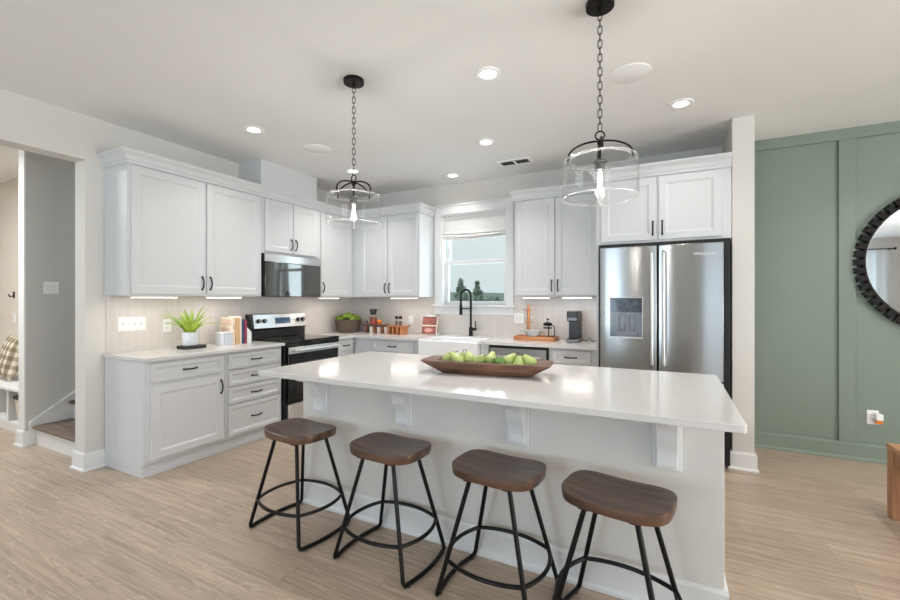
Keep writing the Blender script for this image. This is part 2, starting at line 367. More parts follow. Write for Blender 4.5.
# ------------------------------------------------------------------ room shell
LW, BW = -4.10, 4.77                      # left wall face, window wall face
bm = B((-8.0, 5.2, -4.35, 5.2, -.12, 0))
struct('floor', bm, M['floor'])
bm = B((LW-.16, 5.2, -4.35, 5.0, H, H+.15), (-8.0, LW-.16, -.6, 1.66, H, H+.15), (-8.0, -5.287, 1.66, 2.2, H, H+.15), (-5.287, LW-.16, 1.66, 2.35, H, H+.15),
       (-5.45, LW, 2.35, 5.0, 4.4, 4.5))
struct('ceiling', bm, M['ceiling'])
# left wall with the wide opening to the hall
bm = B((LW-.16, LW, 1.65, BW, 0, H), (LW-.16, LW, -.45, 1.65, 2.46, H), (LW-.16, LW, -4.2, -.45, 0, H), (LW-.16, LW, 2.35, BW, H, 4.4))
struct('wall_left', bm, M['wall'])
WX0, WX1, WZ0, WZ1 = -2.60, -1.713, 1.29, 2.43       # sink window opening
bm = B((-5.45, WX0, BW, BW+.18, 0, H), (WX1, .59, BW, BW+.18, 0, H), (WX0, WX1, BW, BW+.18, 0, WZ0), (WX0, WX1, BW, BW+.18, WZ1, H), (-5.45, LW-.16, BW, BW+.18, H, 4.4))
struct('wall_back', bm, M['wall'])
struct('wall_dining', B((.59, 5.2, BW, BW+.18, 0, H)), M['green'])
struct('wall_stub', B((.44, .59, 4.07, BW, 0, H)), M['wall'], bevel=.006)
# far living room walls behind and right of the camera, with window openings
bm = B((-4.26, -3.3, -4.2, -4.05, 0, H), (-1.3, 1.0, -4.2, -4.05, 0, H), (4.3, 5.2, -4.2, -4.05, 0, H), (-3.3, -1.3, -4.2, -4.05, 0, .3), (-3.3, -1.3, -4.2, -4.05, 2.5, H),
       (1.0, 4.3, -4.2, -4.05, 0, .3), (1.0, 4.3, -4.2, -4.05, 2.5, H))
struct('wall_rear', bm, M['wall'])
bm = B((4.85, 5.0, -4.05, -.7, 0, H), (4.85, 5.0, 2.7, BW, 0, H), (4.85, 5.0, -.7, 2.7, 0, .3), (4.85, 5.0, -.7, 2.7, 2.5, H))
struct('wall_right', bm, M['wall'])
# hall beyond the opening
struct('wall_stair', B((-5.406, -5.287, 1.68, BW, 0, 4.4)), M['hallwall'])
struct('wall_mudroom', B((-8.0, -5.406, 2.12, 2.24, 0, H)), M['mudwall'])
struct('wall_foyer', B((-8.0, -7.9, -.6, 2.12, 0, H), (-7.9, LW-.16, -.6, -.5, 0, H)), M['wall'])
struct('wall_stairwell', B((-5.287, LW-.16, 2.35, 2.45, H, 4.4)), M['hallwall'])

def base_profile(): return [(0, 0), (.028, 0), (.028, .012), (.016, .02), (.016, .125), (.010, .14), (0, .14)]
def run_trim(bm, a, b, n, prof):
    """sweep a (depth, height) profile from a to b along the floor, depth along n"""
    a = Vector(a); b = Vector(b); n = Vector(n)
    r0 = [bm.verts.new(a+n*d+Vector((0, 0, z))) for d, z in prof]; r1 = [bm.verts.new(b+n*d+Vector((0, 0, z))) for d, z in prof]
    k = len(prof)
    for i in range(k): bm.faces.new([r0[i], r0[(i+1) % k], r1[(i+1) % k], r1[i]])
    bm.faces.new(r0); bm.faces.new(list(reversed(r1))); return bm
def trim(name, segs, prof, mat):
    bm = bmesh.new()
    for a, b, n in segs: run_trim(bm, a, b, n, prof)
    return struct(name, bm, mat, smooth=False)
bp_ = base_profile()
def mitred(bm, path, prof):
    """path: ((x, y), (dx, dy)) corners; the profile is carried round them along the offset directions"""
    return sgrid([[Vector((p[0]+d[0]*q, p[1]+d[1]*q, z)) for q, z in prof] for p, d in path], bm)
def trim_path(name, paths, mat):
    bm = bmesh.new()
    for p in paths: mitred(bm, p, bp_)
    return struct(name, bm, mat, smooth=False)
trim_path('baseboard_left', [[((LW, 1.776), (1, 0)), ((LW, 1.65), (1, -1)), ((LW-.16, 1.65), (-1, -1)), ((LW-.16, 1.70), (-1, 0))],
                             [((LW, -.45), (1, 0)), ((LW, -4.04), (1, 0))]], M['trim'])
trim_path('baseboard_stub', [[((.44, 4.2), (-1, 0)), ((.44, 4.07), (-1, -1)), ((.59, 4.07), (1, -1)), ((.59, BW-.022), (1, 0))]], M['trim'])
trim_path('baseboard_hall', [[((-5.408, 1.75), (-1, 0)), ((-5.408, 1.668), (-1, -1)), ((-5.285, 1.668), (1, -1)), ((-5.285, 1.72), (1, 0))], [((-7.9, -.5), (1, 0)), ((-7.9, 1.75), (1, 0))]], M['trim'])
trim('baseboard_dining', [((.60, BW, 0), (4.85, BW, 0), (0, -1, 0))], [(0, 0), (.03, 0), (.03, .012), (.022, .03), (.022, .135), (.014, .146), (0, .146)], M['green'])
# board and batten trim of the green wall
bt = bmesh.new(); box(bt, .592, 4.85, BW-.02, BW, 2.717, H)
for x in (.59, 1.279, 2.36, 3.44, 4.5): box(bt, x, x+.11, BW-.02, BW, .146, 2.717)
struct('trim_1', bt, M['green'], bevel=.003)
# duct chase above the range cabinets
struct('trim_2', B((LW, -3.75, 2.995, 3.775, 2.50, H)), M['cab'])

struct('trim_5', B((-5.408, -5.285, 1.668, 1.68, .14, H)), M['trim'])
# tiled backsplash
struct('wall_left_tile', B((LW, LW+.008, 1.79, BW, .90, 1.40)), M['tileL'])
struct('wall_back_tile', B((LW, -2.69, BW-.008, BW, .90, 1.40), (-2.69, -1.63, BW-.008, BW, .90, 1.17), (-1.63, -.58, BW-.008, BW, .90, 1.40)), M['tileB'])

# ------------------------------------------------------------------ sink window
win = bpy.data.objects.new('window_1', None); COL.objects.link(win); win.location = (-2.156, BW, WZ0); ORI['window_1'] = Vector(win.location)
win['kind'] = 'structure'
cz = .016
bm = B((WX0-.085, WX0, BW-cz-.004, BW, WZ0, WZ1+.10), (WX1, WX1+.085, BW-cz-.004, BW, WZ0, WZ1+.10), (WX0, WX1, BW-cz-.004, BW, WZ1, WZ1+.10), (WX0-.10, WX1+.10, BW-.03, BW, WZ1+.10, WZ1+.125))
obj('window_casing', bm, M['trim'], win, bevel=.003)
bm = B((WX0-.11, WX1+.11, BW-.06, BW+.10, WZ0-.025, WZ0), (WX0-.085, WX1+.085, BW-.018, BW, WZ0-.12, WZ0-.025))
obj('window_sill', bm, M['trim'], win, bevel=.004)
jm = B((WX0, WX0+.018, BW, BW+.16, WZ0, WZ1), (WX1-.018, WX1, BW, BW+.16, WZ0, WZ1), (WX0+.018, WX1-.018, BW, BW+.16, WZ1-.018, WZ1))
obj('window_jamb', jm, M['trim'], win)
def sash(z0, z1, y0):
    a, b = WX0+.018, WX1-.018; w = .05
    bm = B((a, a+w, y0, y0+.035, z0, z1), (b-w, b, y0, y0+.035, z0, z1), (a+w, b-w, y0, y0+.035, z0, z0+.045), (a+w, b-w, y0, y0+.035, z1-.045, z1))
    s = obj('sash', bm, M['trim'], win, bevel=.003)
    obj('pane', B((a+w-.005, b-w+.005, y0+.014, y0+.020, z0+.04, z1-.04)), M['pane'], s)
sash(WZ0, 1.85, BW+.08); sash(1.81, WZ1-.018, BW+.118)
# roman shade inside the top of the window
sh = thing('roman_shade', 'white fabric roman shade folded up at the top of the sink window', 'window shade', (-2.156, BW+.04, WZ1-.02))
pr = [(.05, 2.41), (.05, 2.30), (.045, 2.22), (.02, 2.205), (.012, 2.19), (.03, 2.178), (.008, 2.165), (.004, 2.15), (.028, 2.142), (.0, 2.128), (.012, 2.115), (.055, 2.12), (.065, 2.16), (.066, 2.41)]
bm = bmesh.new()
N = 12
rings = []
for i in range(N+1):
    x = WX0+.022+(WX1-WX0-.044)*i/N; s_ = math.sin(PI*i/N)
    rings.append([(x, BW+d, z-.012*s_*(1 if z < 2.2 else 0)) for d, z in pr])
sgrid(rings, bm); obj('shade_fabric', bm, M['shade'], sh)
obj('headrail', B((WX0+.02, WX1-.02, BW+.035, BW+.075, 2.372, 2.411)), M['shade'], sh)

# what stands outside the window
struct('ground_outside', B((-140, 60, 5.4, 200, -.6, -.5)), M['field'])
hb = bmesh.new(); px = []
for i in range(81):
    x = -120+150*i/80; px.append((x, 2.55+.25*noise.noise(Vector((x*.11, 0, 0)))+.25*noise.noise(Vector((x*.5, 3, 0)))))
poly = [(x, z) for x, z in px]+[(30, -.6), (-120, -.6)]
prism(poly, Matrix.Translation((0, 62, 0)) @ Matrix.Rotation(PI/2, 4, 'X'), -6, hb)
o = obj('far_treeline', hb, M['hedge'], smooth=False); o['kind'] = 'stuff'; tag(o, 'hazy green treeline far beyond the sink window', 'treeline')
def leaves(bm, c, r, n, size, shape='ball'):
    for _ in range(n):
        if shape == 'ball':
            d = Vector((random.gauss(0, 1), random.gauss(0, 1), random.gauss(0, 1))).normalized()*random.uniform(.55, 1); p = Vector(c)+Vector((d.x*r[0], d.y*r[0], d.z*r[1]))
        else:
            t = random.random()**1.4; a = random.uniform(0, 2*PI); rr = r[0]*(1-t)*(.6+.4*((t*7) % 1))*random.uniform(.5, 1)
            p = Vector(c)+Vector((rr*math.cos(a), rr*math.sin(a), t*r[1]-.2*rr))
        u = Vector((random.gauss(0, 1), random.gauss(0, 1), random.gauss(0, .6))).normalized(); v = u.orthogonal().normalized(); s = size*random.uniform(.6, 1.3)
        bm.faces.new([bm.verts.new(p-u*s), bm.verts.new(p+v*s*.5), bm.verts.new(p+u*s), bm.verts.new(p-v*s*.5)])
def tree(name, label, x, y, h, r, kind, m):
    t = thing(name, label, 'tree', (x, y, -.5), 'trees outside the sink window')
    obj('trunk', T([(x, y, -.5), (x+.02, y, h*.5), (x, y, h*.92)], .07, 6, rads=[.09, .06, .015]), M['bark'], t)
    bm = bmesh.new()
    if kind == 'cone': leaves(bm, (x, y, .1), (r, h-.1), 520, .12, 'cone')
    else:
        for _ in range(6): leaves(bm, (x+random.uniform(-.5, .5)*r, y+random.uniform(-.5, .5)*r, h*.45+random.uniform(-.2, .3)*h), (r*.65, h*.38), 260, .13)
    obj('foliage', bm, m, t, smooth=False)
tree('conifer_tree', 'taller dark conifer seen at the left edge of the sink window', -8.75, 18.0, 2.35, 1.25, 'cone', M['leaf1'])
tree('conifer_tree', 'shorter dark conifer behind the faucet, seen through the sink window', -7.30, 16.6, 2.1, 1.15, 'cone', M['leaf1'])
tree('leafy_tree', 'round leafy bush right of the faucet, seen through the sink window', -5.75, 14.6, 1.45, .85, 'ball', M['leaf2'])
tree('leafy_tree', 'round leafy bush at the right edge of the sink window', -5.0, 17.4, 1.5, .85, 'ball', M['leaf2'])

# windows behind the camera (seen in reflections) and an added one beside it
def rear_window(name, a, b, fixed, axis):
    w = bpy.data.objects.new(name, None); COL.objects.link(w); w['kind'] = 'structure'
    w.location = ((a+b)/2, fixed, .3) if axis == 'x' else (fixed, (a+b)/2, .3); ORI[w.name] = Vector(w.location)
    bm = bmesh.new()
    def bx(p0, p1, z0, z1):
        if axis == 'x': box(bm, p0, p1, fixed-.03, fixed+.03, z0, z1)
        else: box(bm, fixed-.03, fixed+.03, p0, p1, z0, z1)
    n = 3 if b-a > 3 else 2; st = (b-a)/n
    for i in range(n+1): bx(a+st*i-(.03 if 0 < i < n else 0)-(.05 if i == n else 0), a+st*i+(.03 if 0 < i < n else 0)+(.05 if i == 0 else 0), .3, 2.5)
    for i in range(n):
        p0 = a+st*i+(.05 if i == 0 else .03); p1 = a+st*(i+1)-(.05 if i == n-1 else .03)
        bx(p0, p1, .3, .35); bx(p0, p1, 2.45, 2.5); bx(p0, p1, 1.38, 1.42)
    obj('window_frame', bm, M['trim'], w)
    obj('pane', B((a+.04, b-.04, fixed-.003, fixed+.003, .34, 2.46)) if axis == 'x' else B((fixed-.003, fixed+.003, a+.04, b-.04, .34, 2.46)), M['pane'], w)
rear_window('window_2', -3.3, -1.3, -4.12, 'x'); rear_window('window_3', 1.0, 4.3, -4.12, 'x'); rear_window('window_4', -.7, 2.7, 4.92, 'y')
def curtain(label, x0, x1, y):
    t = thing('curtain', label, 'curtain', ((x0+x1)/2, y, .03), 'white curtains of the living room window')
    n = 60; f = []; k = []
    for i in range(n+1):
        x = x0+(x1-x0)*i/n; d = .035*math.sin(i/n*2*PI*6); f.append((x, y+d)); k.append((x, y+d+.006))
    bm = prism(f+list(reversed(k)), Matrix.Translation((0, 0, .03)), 2.48)
    obj('curtain_fabric', bm, M['curtain'], t)
curtain('white curtain panel at the right end of the window reflected in the mirror', 3.45, 4.50, -3.90)
curtain('white curtain panel at the left end of the rear living room window', .80, 1.25, -3.90)
cr = thing('curtain_rod', 'black curtain rod reflected at the top of the mirror', 'curtain rod', (2.65, -3.90, 2.54))
obj('rod', T([(.68, -3.9, 2.54), (4.6, -3.9, 2.54)], .012), M['black'], cr)
for x in (.68, 4.6): obj('finial', lathe([(0, -.03), (.022, -.02), (.03, 0), (.022, .02), (0, .03)], 12, (x, -3.9, 2.54)), M['black'], cr)
for x in (.74, 4.54): obj('bracket', T([(x, -3.9, 2.53), (x, -4.05, 2.53)], .008), M['black'], cr)

# ------------------------------------------------------------------ cabinets
def front_bm(m4, w, h, rail, t=.02, depth=.009):
    """framed cabinet front: flat frame, sloped inner edge, recessed panel"""
    bm = bmesh.new()
    def ring(d, n): return [bm.verts.new(m4 @ Vector(p)) for p in ((d, d, n), (w-d, d, n), (w-d, h-d, n), (d, h-d, n))]
    R = [ring(.0, 0), ring(.0, t-.003), ring(.003, t), ring(rail, t), ring(rail+.004, t-.004), ring(rail+.016, t-depth), ]
    for a, b in zip(R, R[1:]):
        for j in range(4): bm.faces.new([a[j], a[(j+1) % 4], b[(j+1) % 4], b[j]])
    bm.faces.new(list(reversed(R[0]))); bm.faces.new(R[-1]); return bm
def pull(parent, m4, u, v, n, vertical, L_=.112):
    """arched black pull centred at (u, v) on a front whose face is at n"""
    pts = []; rads = []
    for i in range(13):
        s = i/12*2-1; a = s*L_/2; d = n+.004+.024*(1-abs(s)**2.6)
        pts.append(m4 @ Vector((u, v+a, d) if vertical else (u+a, v, d))); rads.append(.006 if abs(s) < .9 else .0078)
    bm = T(pts, .005, 8, rads=rads)
    for s in (-1, 1):
        a = s*L_/2; p = Vector((u, v+a, n-.001) if vertical else (u+a, v, n-.001))
        tube(bm, [m4 @ p, m4 @ (p+Vector((0, 0, .009)))], .0085, 8)
    return obj('handle', bm, M['black'], parent)
def facade(t, o, u, n):
    m4 = basis(o, u, n)
    def door(u0, u1, v0, v1, hside=None, hv='low', rail=.058):
        mm = m4 @ Matrix.Translation((u0, v0, 0))
        d = obj('door', front_bm(mm, u1-u0, v1-v0, rail), M['cab'], t, smooth=False)
        if hside:
            hu = (u1-u0)-.028 if hside == 'R' else .028
            pull(d, mm, hu, .10 if hv == 'low' else (v1-v0)-.10, .02, True)
        return d
    def drawer(u0, u1, v0, v1, rail=.034, handle=True):
        mm = m4 @ Matrix.Translation((u0, v0, 0))
        d = obj('drawer', front_bm(mm, u1-u0, v1-v0, rail), M['cab'], t, smooth=False)
        if handle: pull(d, mm, (u1-u0)/2, (v1-v0)/2, .02, False, .105)
        return d
    return door, drawer
LF = -3.52     # base face on the range wall
# base cabinets on the range wall
def left_base(label, y0, y1, side=False):
    t = thing('base_cabinet', label, 'cabinet', ((LW+LF)/2, (y0+y1)/2, 0), 'base cabinets')
    obj('body', B((LW+.01, LF, y0, y1, .10, .885)), M['cab'], t, bevel=.002)
    obj('toe_kick', B((LW+.01, LF-.03, y0+.001, y1, 0, .10), (LF-.03, LF-.018, y0+.001, y1, 0, .018)), M['cab'], t)
    return t, facade(t, (LF, 0, 0), (0, 1, 0), (1, 0, 0))
t, (door, drawer) = left_base('white base cabinet with one door and drawer, at the open end of the range wall', 1.777, 2.435)
drawer(1.82, 2.412, .715, .862); door(1.82, 2.412, .127, .69, 'R', 'high')
t, (door, drawer) = left_base('white four-drawer base cabinet just left of the range', 2.437, 3.052)
for z0, z1 in ((.726, .862), (.574, .71), (.413, .556), (.127, .396)): drawer(2.463, 3.03, z0, z1, .03)
t, (door, drawer) = left_base('narrow white base cabinet with one small drawer just right of the range', 3.842, 4.16)
drawer(3.87, 4.145, .735, .862, .028); door(3.87, 4.145, .127, .71, None)
BF = 4.17      # base face on the window wall
def back_base(label, x0, x1):
    t = thing('base_cabinet', label, 'cabinet', ((x0+x1)/2, (BF+BW)/2, 0), 'base cabinets')
    obj('body', B((x0, x1, BF, BW-.01, .10, .885)), M['cab'], t, bevel=.002)
    obj('toe_kick', B((x0, x1, BF+.03, BW-.01, 0, .10)), M['cab'], t)
    return t, facade(t, (0, BF, 0), (1, 0, 0), (0, -1, 0))
t, (door, drawer) = back_base('white base cabinet with a wide drawer between the corner and the sink', LF+.002, -2.535)
drawer(-3.22, -2.63, .735, .862, .03); door(-3.22, -2.63, .127, .71, None)
t, (door, drawer) = back_base('white base cabinet with one drawer between the dishwasher and the refrigerator', -1.062, -.602)
drawer(-1.035, -.66, .735, .862, .03); door(-1.035, -.66, .127, .71, None)
t, (door, drawer) = back_base('narrow white cabinet post between the apron sink and the dishwasher', -1.795, -1.70)
# sink base is below the apron
t = thing('sink_base_cabinet', 'white base cabinet under the farmhouse sink, mostly behind the island', 'cabinet', (-2.165, 4.47, 0), 'base cabinets')
obj('body', B((-2.533, -1.797, BF, BW-.01, .10, .64)), M['cab'], t, bevel=.002); obj('toe_kick', B((-2.533, -1.797, BF+.03, BW-.01, 0, .10)), M['cab'], t)
door, drawer = facade(t, (0, BF, 0), (1, 0, 0), (0, -1, 0)); door(-2.51, -2.175, .127, .62, None); door(-2.155, -1.82, .127, .62, None)

# worktops
tag(obj('countertop', B((LW+.008, -3.467, 1.762, 3.056, .885, .915)), M['quartz'], bevel=.004), 'white quartz worktop left of the range, carrying the fern', 'countertop')
bm = B((LW+.008, -3.467, 3.838, BW-.008, .885, .915), (-3.467, -2.53, 4.115, BW-.008, .885, .915), (-2.53, -1.80, 4.62, BW-.008, .885, .915), (-1.80, -.598, 4.115, BW-.008, .885, .915))
bmesh.ops.remove_doubles(bm, verts=bm.verts[:], dist=1e-5)
tag(obj('countertop', bm, M['quartz'], origin=(-2.2, 4.4, .885)), 'white quartz worktop running from the range round the corner to the refrigerator', 'countertop')

# farmhouse sink
t = thing('farmhouse_sink', 'white apron front farmhouse sink below the window', 'sink', (-2.165, 4.36, .645))
x0, x1, y0, y1, z0, z1 = -2.528, -1.802, 4.09, 4.618, .645, .903
bm = bmesh.new()
def rr(a, b, c, d, z): return [(a, c, z), (b, c, z), (b, d, z), (a, d, z)]
sgrid([rr(x0, x1, y0, y1, z0), rr(x0, x1, y0, y1, z1), rr(x0+.025, x1-.025, y0+.03, y1-.02, z1), rr(x0+.035, x1-.035, y0+.04, y1-.03, z0+.03)], bm)
obj('basin', bm, M['porcelain'], t, bevel=.012, seg=3)
obj('drain', lathe([(.0, 0), (.045, 0), (.045, .004), (.03, .002), (0, .002)], 20, (-2.165, 4.36, z0+.03)), M['steeldark'], t)
# faucet
fx, fy = -2.135, 4.665
t = thing('kitchen_faucet', 'matte black arched pull-down faucet behind the farmhouse sink', 'faucet', (fx, fy, .915))
obj('base', lathe([(.03, 0), (.03, .006), (.024, .012), (.024, .10), (.02, .11)], 20, (fx, fy, .915)), M['black'], t)
dx, dy = -.056, -.022                      # the arch swings to the left and a little forward
pts = [(fx, fy, 1.02), (fx, fy, 1.20), (fx, fy, 1.40)]
for i in range(1, 13):
    a = PI*i/12; s = (1-math.cos(a))/2*2
    pts.append((fx+dx*s, fy+dy*s, 1.40+.075*math.sin(a)))
pts += [(fx+2*dx, fy+2*dy, 1.30)]
obj('spout', T(pts, .0135, 12), M['black'], t)
obj('spray_head', T([(fx+2*dx, fy+2*dy, 1.305), (fx+2*dx, fy+2*dy, 1.27), (fx+2*dx, fy+2*dy, 1.17)], .017, 14, rads=[.0145, .018, .021]), M['black'], t)
obj('docking_arm', T([(fx, fy, 1.245), (fx+2*dx, fy+2*dy, 1.245)], .007, 8), M['black'], t)
lv = obj('lever', T([(fx+.02, fy, 1.0), (fx+.07, fy-.005, 1.0)], .016, 12), M['black'], t)
obj('lever_blade', T([(fx+.062, fy-.005, 1.0), (fx+.066, fy-.008, 1.10)], .007, 8), M['black'], lv)

# dishwasher
t = thing('dishwasher', 'stainless steel dishwasher with a bar handle right of the sink', 'dishwasher', (-1.38, 4.44, 0))
obj('tub', B((-1.695, -1.066, 4.18, BW-.02, .02, .878)), M['darkgap'], t)
obj('toe_panel', B((-1.69, -1.07, 4.21, 4.22, 0, .1)), M['darkgap'], t)
d = obj('door', B((-1.68, -1.085, 4.148, 4.18, .11, .855)), M['steel'], t, bevel=.005)
obj('handle', T([(-1.64, 4.148, .775), (-1.635, 4.112, .775), (-1.13, 4.112, .775), (-1.125, 4.148, .775)], .011, 12), M['steel2'], d)

# range
ry0, ry1 = 3.062, 3.832; rc = (ry0+ry1)/2
t = thing('range', 'stainless and black freestanding electric range against the left wall', 'range', ((LW-3.46)/2, rc, 0))
obj('body', B((LW+.02, -3.485, ry0, ry1, .03, .905)), M['darkgap'], t, bevel=.003)
ck = obj('cooktop', B((LW+.10, -3.452, ry0, ry1, .905, .928)), M['blackglass'], t, bevel=.004)
for cx, cy, r in ((-3.62, rc-.19, .105), (-3.62, rc+.19, .085), (-3.87, rc-.19, .075), (-3.87, rc+.19, .10)):
    obj('burner_ring', lathe([(r, 0), (r, .0006), (r-.004, .0006), (r-.004, 0)], 40, (cx, cy, .928), cap=False), M['steeldark'], ck)
obj('front_lip', B((-3.485, -3.452, ry0+.004, ry1-.004, .868, .903)), M['blackglass'], t, bevel=.003)
dr = obj('oven_door', B((-3.485, -3.45, ry0+.022, ry1-.022, .285, .862)), M['blackglass'], t, bevel=.004)
obj('door_trim', B((-3.452, -3.443, ry0+.022, ry1-.022, .795, .862)), M['steel2'], dr, bevel=.003)
obj('oven_window', B((-3.4505, -3.4485, ry0+.12, ry1-.12, .36, .70)), M['blackplastic'], dr)
obj('handle', T([(-3.443, ry0+.06, .83), (-3.40, ry0+.065, .83), (-3.398, ry1-.065, .83), (-3.443, ry1-.06, .83)], .0125, 12), M['steel2'], dr)
wd = obj('storage_drawer', B((-3.485, -3.45, ry0+.022, ry1-.022, .07, .275)), M['steel2'], t, bevel=.004)
bgp = [(-.0, .928), (.085, .928), (.085, 1.02), (.112, 1.035), (.085, 1.188), (.02, 1.195), (0, 1.19)]
bk = obj('backguard', prism([(LW+.012+d, z) for d, z in bgp], basis((0, ry1, 0), (1, 0, 0), (0, -1, 0)), ry1-ry0), M['blackplastic'], t, bevel=.003)
# stainless control panel lies on the sloped upper face
fa = Vector((LW+.012+.112, 0, 1.035)); fb = Vector((LW+.012+.085, 0, 1.188)); up = (fb-fa).normalized(); out = Vector((up.z, 0, -up.x))
pm = Matrix((Vector((0, 1, 0)), up, out)).transposed().to_4x4(); pm.translation = fa+Vector((0, ry0, 0))
PWd, PHt = ry1-ry0, (fb-fa).length
panel = obj('control_panel', prism([(.028, .004), (PWd-.002, .004), (PWd-.002, PHt), (.028, PHt)], pm, .004), M['steel2'], bk)
obj('display', prism([(PWd*.40, .045), (PWd*.68, .045), (PWd*.68, .115), (PWd*.40, .115)], pm @ Matrix.Translation((0, 0, .004)), .002), M['screen'], panel)
for f in (.115, .215, .835, .925):
    c = pm @ Vector((PWd*f, .082, .004)); c2 = pm @ Vector((PWd*f, .082, .028))
    kb = obj('knob', T([c, c2], .024, 18, rads=[.025, .021]), M['blackplastic'], panel)
    obj('pointer', prism([(-.003, -.016), (.003, -.016), (.003, .016), (-.003, .016)], pm @ Matrix.Translation((PWd*f, .082, .027)), .003), M['steel2'], kb)

# wall cabinets
UF = -3.752; UZ0, UZ1 = 1.385, 2.43
def wall_left_cab(label, y0, y1, z0=UZ0):
    t = thing('wall_cabinet', label, 'cabinet', ((LW+UF)/2, (y0+y1)/2, z0), 'wall cabinets')
    obj('body', B((LW+.002, UF, y0, y1, z0, UZ1)), M['cab'], t, bevel=.0015)
    return t, facade(t, (UF, 0, 0), (0, 1, 0), (1, 0, 0))
t, (door, drawer) = wall_left_cab('white two-door wall cabinet over the fern, at the open end of the range wall', 1.777, 3.0)
door(1.80, 2.39, 1.40, 2.408, 'R'); door(2.41, 2.985, 1.40, 2.408, 'L')
t, (door, drawer) = wall_left_cab('short white two-door wall cabinet directly above the microwave', 3.001, 3.79, 1.838)
door(3.035, 3.40, 1.86, 2.408, 'R'); door(3.408, 3.775, 1.86, 2.408, 'L')
t, (door, drawer) = wall_left_cab('white one-door wall cabinet between the microwave and the corner', 3.791, BW-.002)
door(3.83, 4.385, 1.40, 2.408, 'L')
UB = 4.42
def wall_back_cab(label, x0, x1, z0=UZ0, yf=UB):
    t = thing('wall_cabinet', label, 'cabinet', ((x0+x1)/2, (yf+BW)/2, z0), 'wall cabinets')
    obj('body', B((x0, x1, yf, BW-.002, z0, UZ1)), M['cab'], t, bevel=.0015)
    return t, facade(t, (0, yf, 0), (1, 0, 0), (0, -1, 0))
t, (door, drawer) = wall_back_cab('white two-door wall cabinet left of the sink window', UF+.001, -2.71)
door(-3.60, -3.175, 1.40, 2.408, 'R'); door(-3.167, -2.735, 1.40, 2.408, 'L')
t, (door, drawer) = wall_back_cab('white two-door wall cabinet between the sink window and the refrigerator', -1.50, -.602)
door(-1.475, -1.063, 1.40, 2.408, 'R'); door(-1.055, -.645, 1.40, 2.408, 'L')
t, (door, drawer) = wall_back_cab('white two-door cabinet directly above the refrigerator', -.60, .437, 1.85, 4.07)
door(-.557, -.105, 1.868, 2.408, 'R'); door(-.088, .372, 1.868, 2.408, 'L')
obj('side_panel', B((-.60, -.58, 4.07, BW-.002, 0, 1.85)), M['cab'], t, bevel=.0015)

# crown moulding, mitred round each run
def crown(name, label, path, loc, closed_ends=True):
    """path: list of (point, outward offset direction); profile rises from the cabinet top and flares out"""
    prof = [(0, 2.416), (.012, 2.416), (.017, 2.421), (.017, 2.427), (.010, 2.433), (.010, 2.444), (.018, 2.449), (.020, 2.462), (.028, 2.480), (.041, 2.494), (.050, 2.499), (.050, 2.504), (.056, 2.507), (.056, 2.524), (0, 2.524)]
    rings = [[Vector((p[0]+d[0]*q, p[1]+d[1]*q, z)) for q, z in prof] for p, d in path]
    tag(obj(name, sgrid(rings), M['cab'], origin=loc, smooth=False), label, 'moulding', 'crown mouldings on the wall cabinets')
crown('crown_moulding', 'white crown moulding along the top of the range wall cabinets and round to the sink window',
      [((LW, 1.777), (0, -1)), ((UF, 1.777), (1, -1)), ((UF, UB), (1, -1)), ((-2.71, UB), (1, -1)), ((-2.71, BW), (1, 0))], (UF, 3.0, 2.41))
crown('crown_moulding', 'white crown moulding along the top of the cabinets from the window to the refrigerator',
      [((-1.50, BW), (-1, 0)), ((-1.50, UB), (-1, -1)), ((-.601, UB), (0, -1)), ], (-1.0, UB, 2.41))
crown('crown_moulding', 'white crown moulding on the deep cabinet above the refrigerator',
      [((-.60, UB), (-1, 0)), ((-.60, 4.07), (-1, -1)), ((.438, 4.07), (0, -1))], (-.08, 4.07, 2.41))

# slim lights under the wall cabinets
def strip(label, a, b, axis, glow=1.7):
    c = ((a[0]+b[0])/2, (a[1]+b[1])/2, UZ0)
    t = thing('under_cabinet_light', label, 'light', (c[0], c[1], UZ0-.018), 'slim lights under the wall cabinets')
    hx, hy = (abs(a[0]-b[0])/2 or .02), (abs(a[1]-b[1])/2 or .02)
    obj('housing', B((c[0]-hx, c[0]+hx, c[1]-hy, c[1]+hy, UZ0-.014, UZ0)), M['plate'], t)
    obj('lens', B((c[0]-hx+.004, c[0]+hx-.004, c[1]-hy+.004, c[1]+hy-.004, UZ0-.018, UZ0-.014)), M['strip'], t)
    area('under_cabinet_glow', (c[0], c[1], UZ0-.022), (0, 0, -1), 2*hx, 2*hy, glow, (1, .92, .85))
sx0 = UF-.05
strip('slim light under the range wall cabinet, above the fern', (sx0, 1.83), (sx0, 2.18), 'y')
strip('slim light under the range wall cabinet, above the row of books', (sx0, 2.45), (sx0, 2.80), 'y')
strip('slim light under the corner cabinet right of the microwave', (sx0, 3.87), (sx0, 4.2), 'y')
strip('slim light under the cabinet left of the sink window', (-3.16, UB+.05), (-2.78, UB+.05), 'x')
strip('slim light above the mug tree, right of the sink window', (-1.42, UB+.05), (-1.13, UB+.05), 'x', 1.1)
strip('slim light above the coffee maker', (-1.0, UB+.05), (-.70, UB+.05), 'x', 1.1)

# microwave
my0, my1 = 3.004, 3.786
t = thing('microwave', 'stainless over-the-range microwave with a dark glass front', 'microwave', ((LW-3.71)/2, rc, 1.385))
obj('body', B((LW+.01, -3.722, my0, my1, 1.387, 1.836)), M['darkgap'], t, bevel=.002)
obj('vent_grille', B((-3.722, -3.702, my0+.004, my1, 1.752, 1.832)), M['steel2'], t, bevel=.003)
d = obj('door', B((-3.722, -3.702, my0+.004, my1, 1.388, 1.750)), M['mirrorglass'], t, bevel=.003)
obj('door_window', B((-3.7025, -3.7015, my0+.06, my1-.20, 1.43, 1.71)), M['mirrorglass'], d)
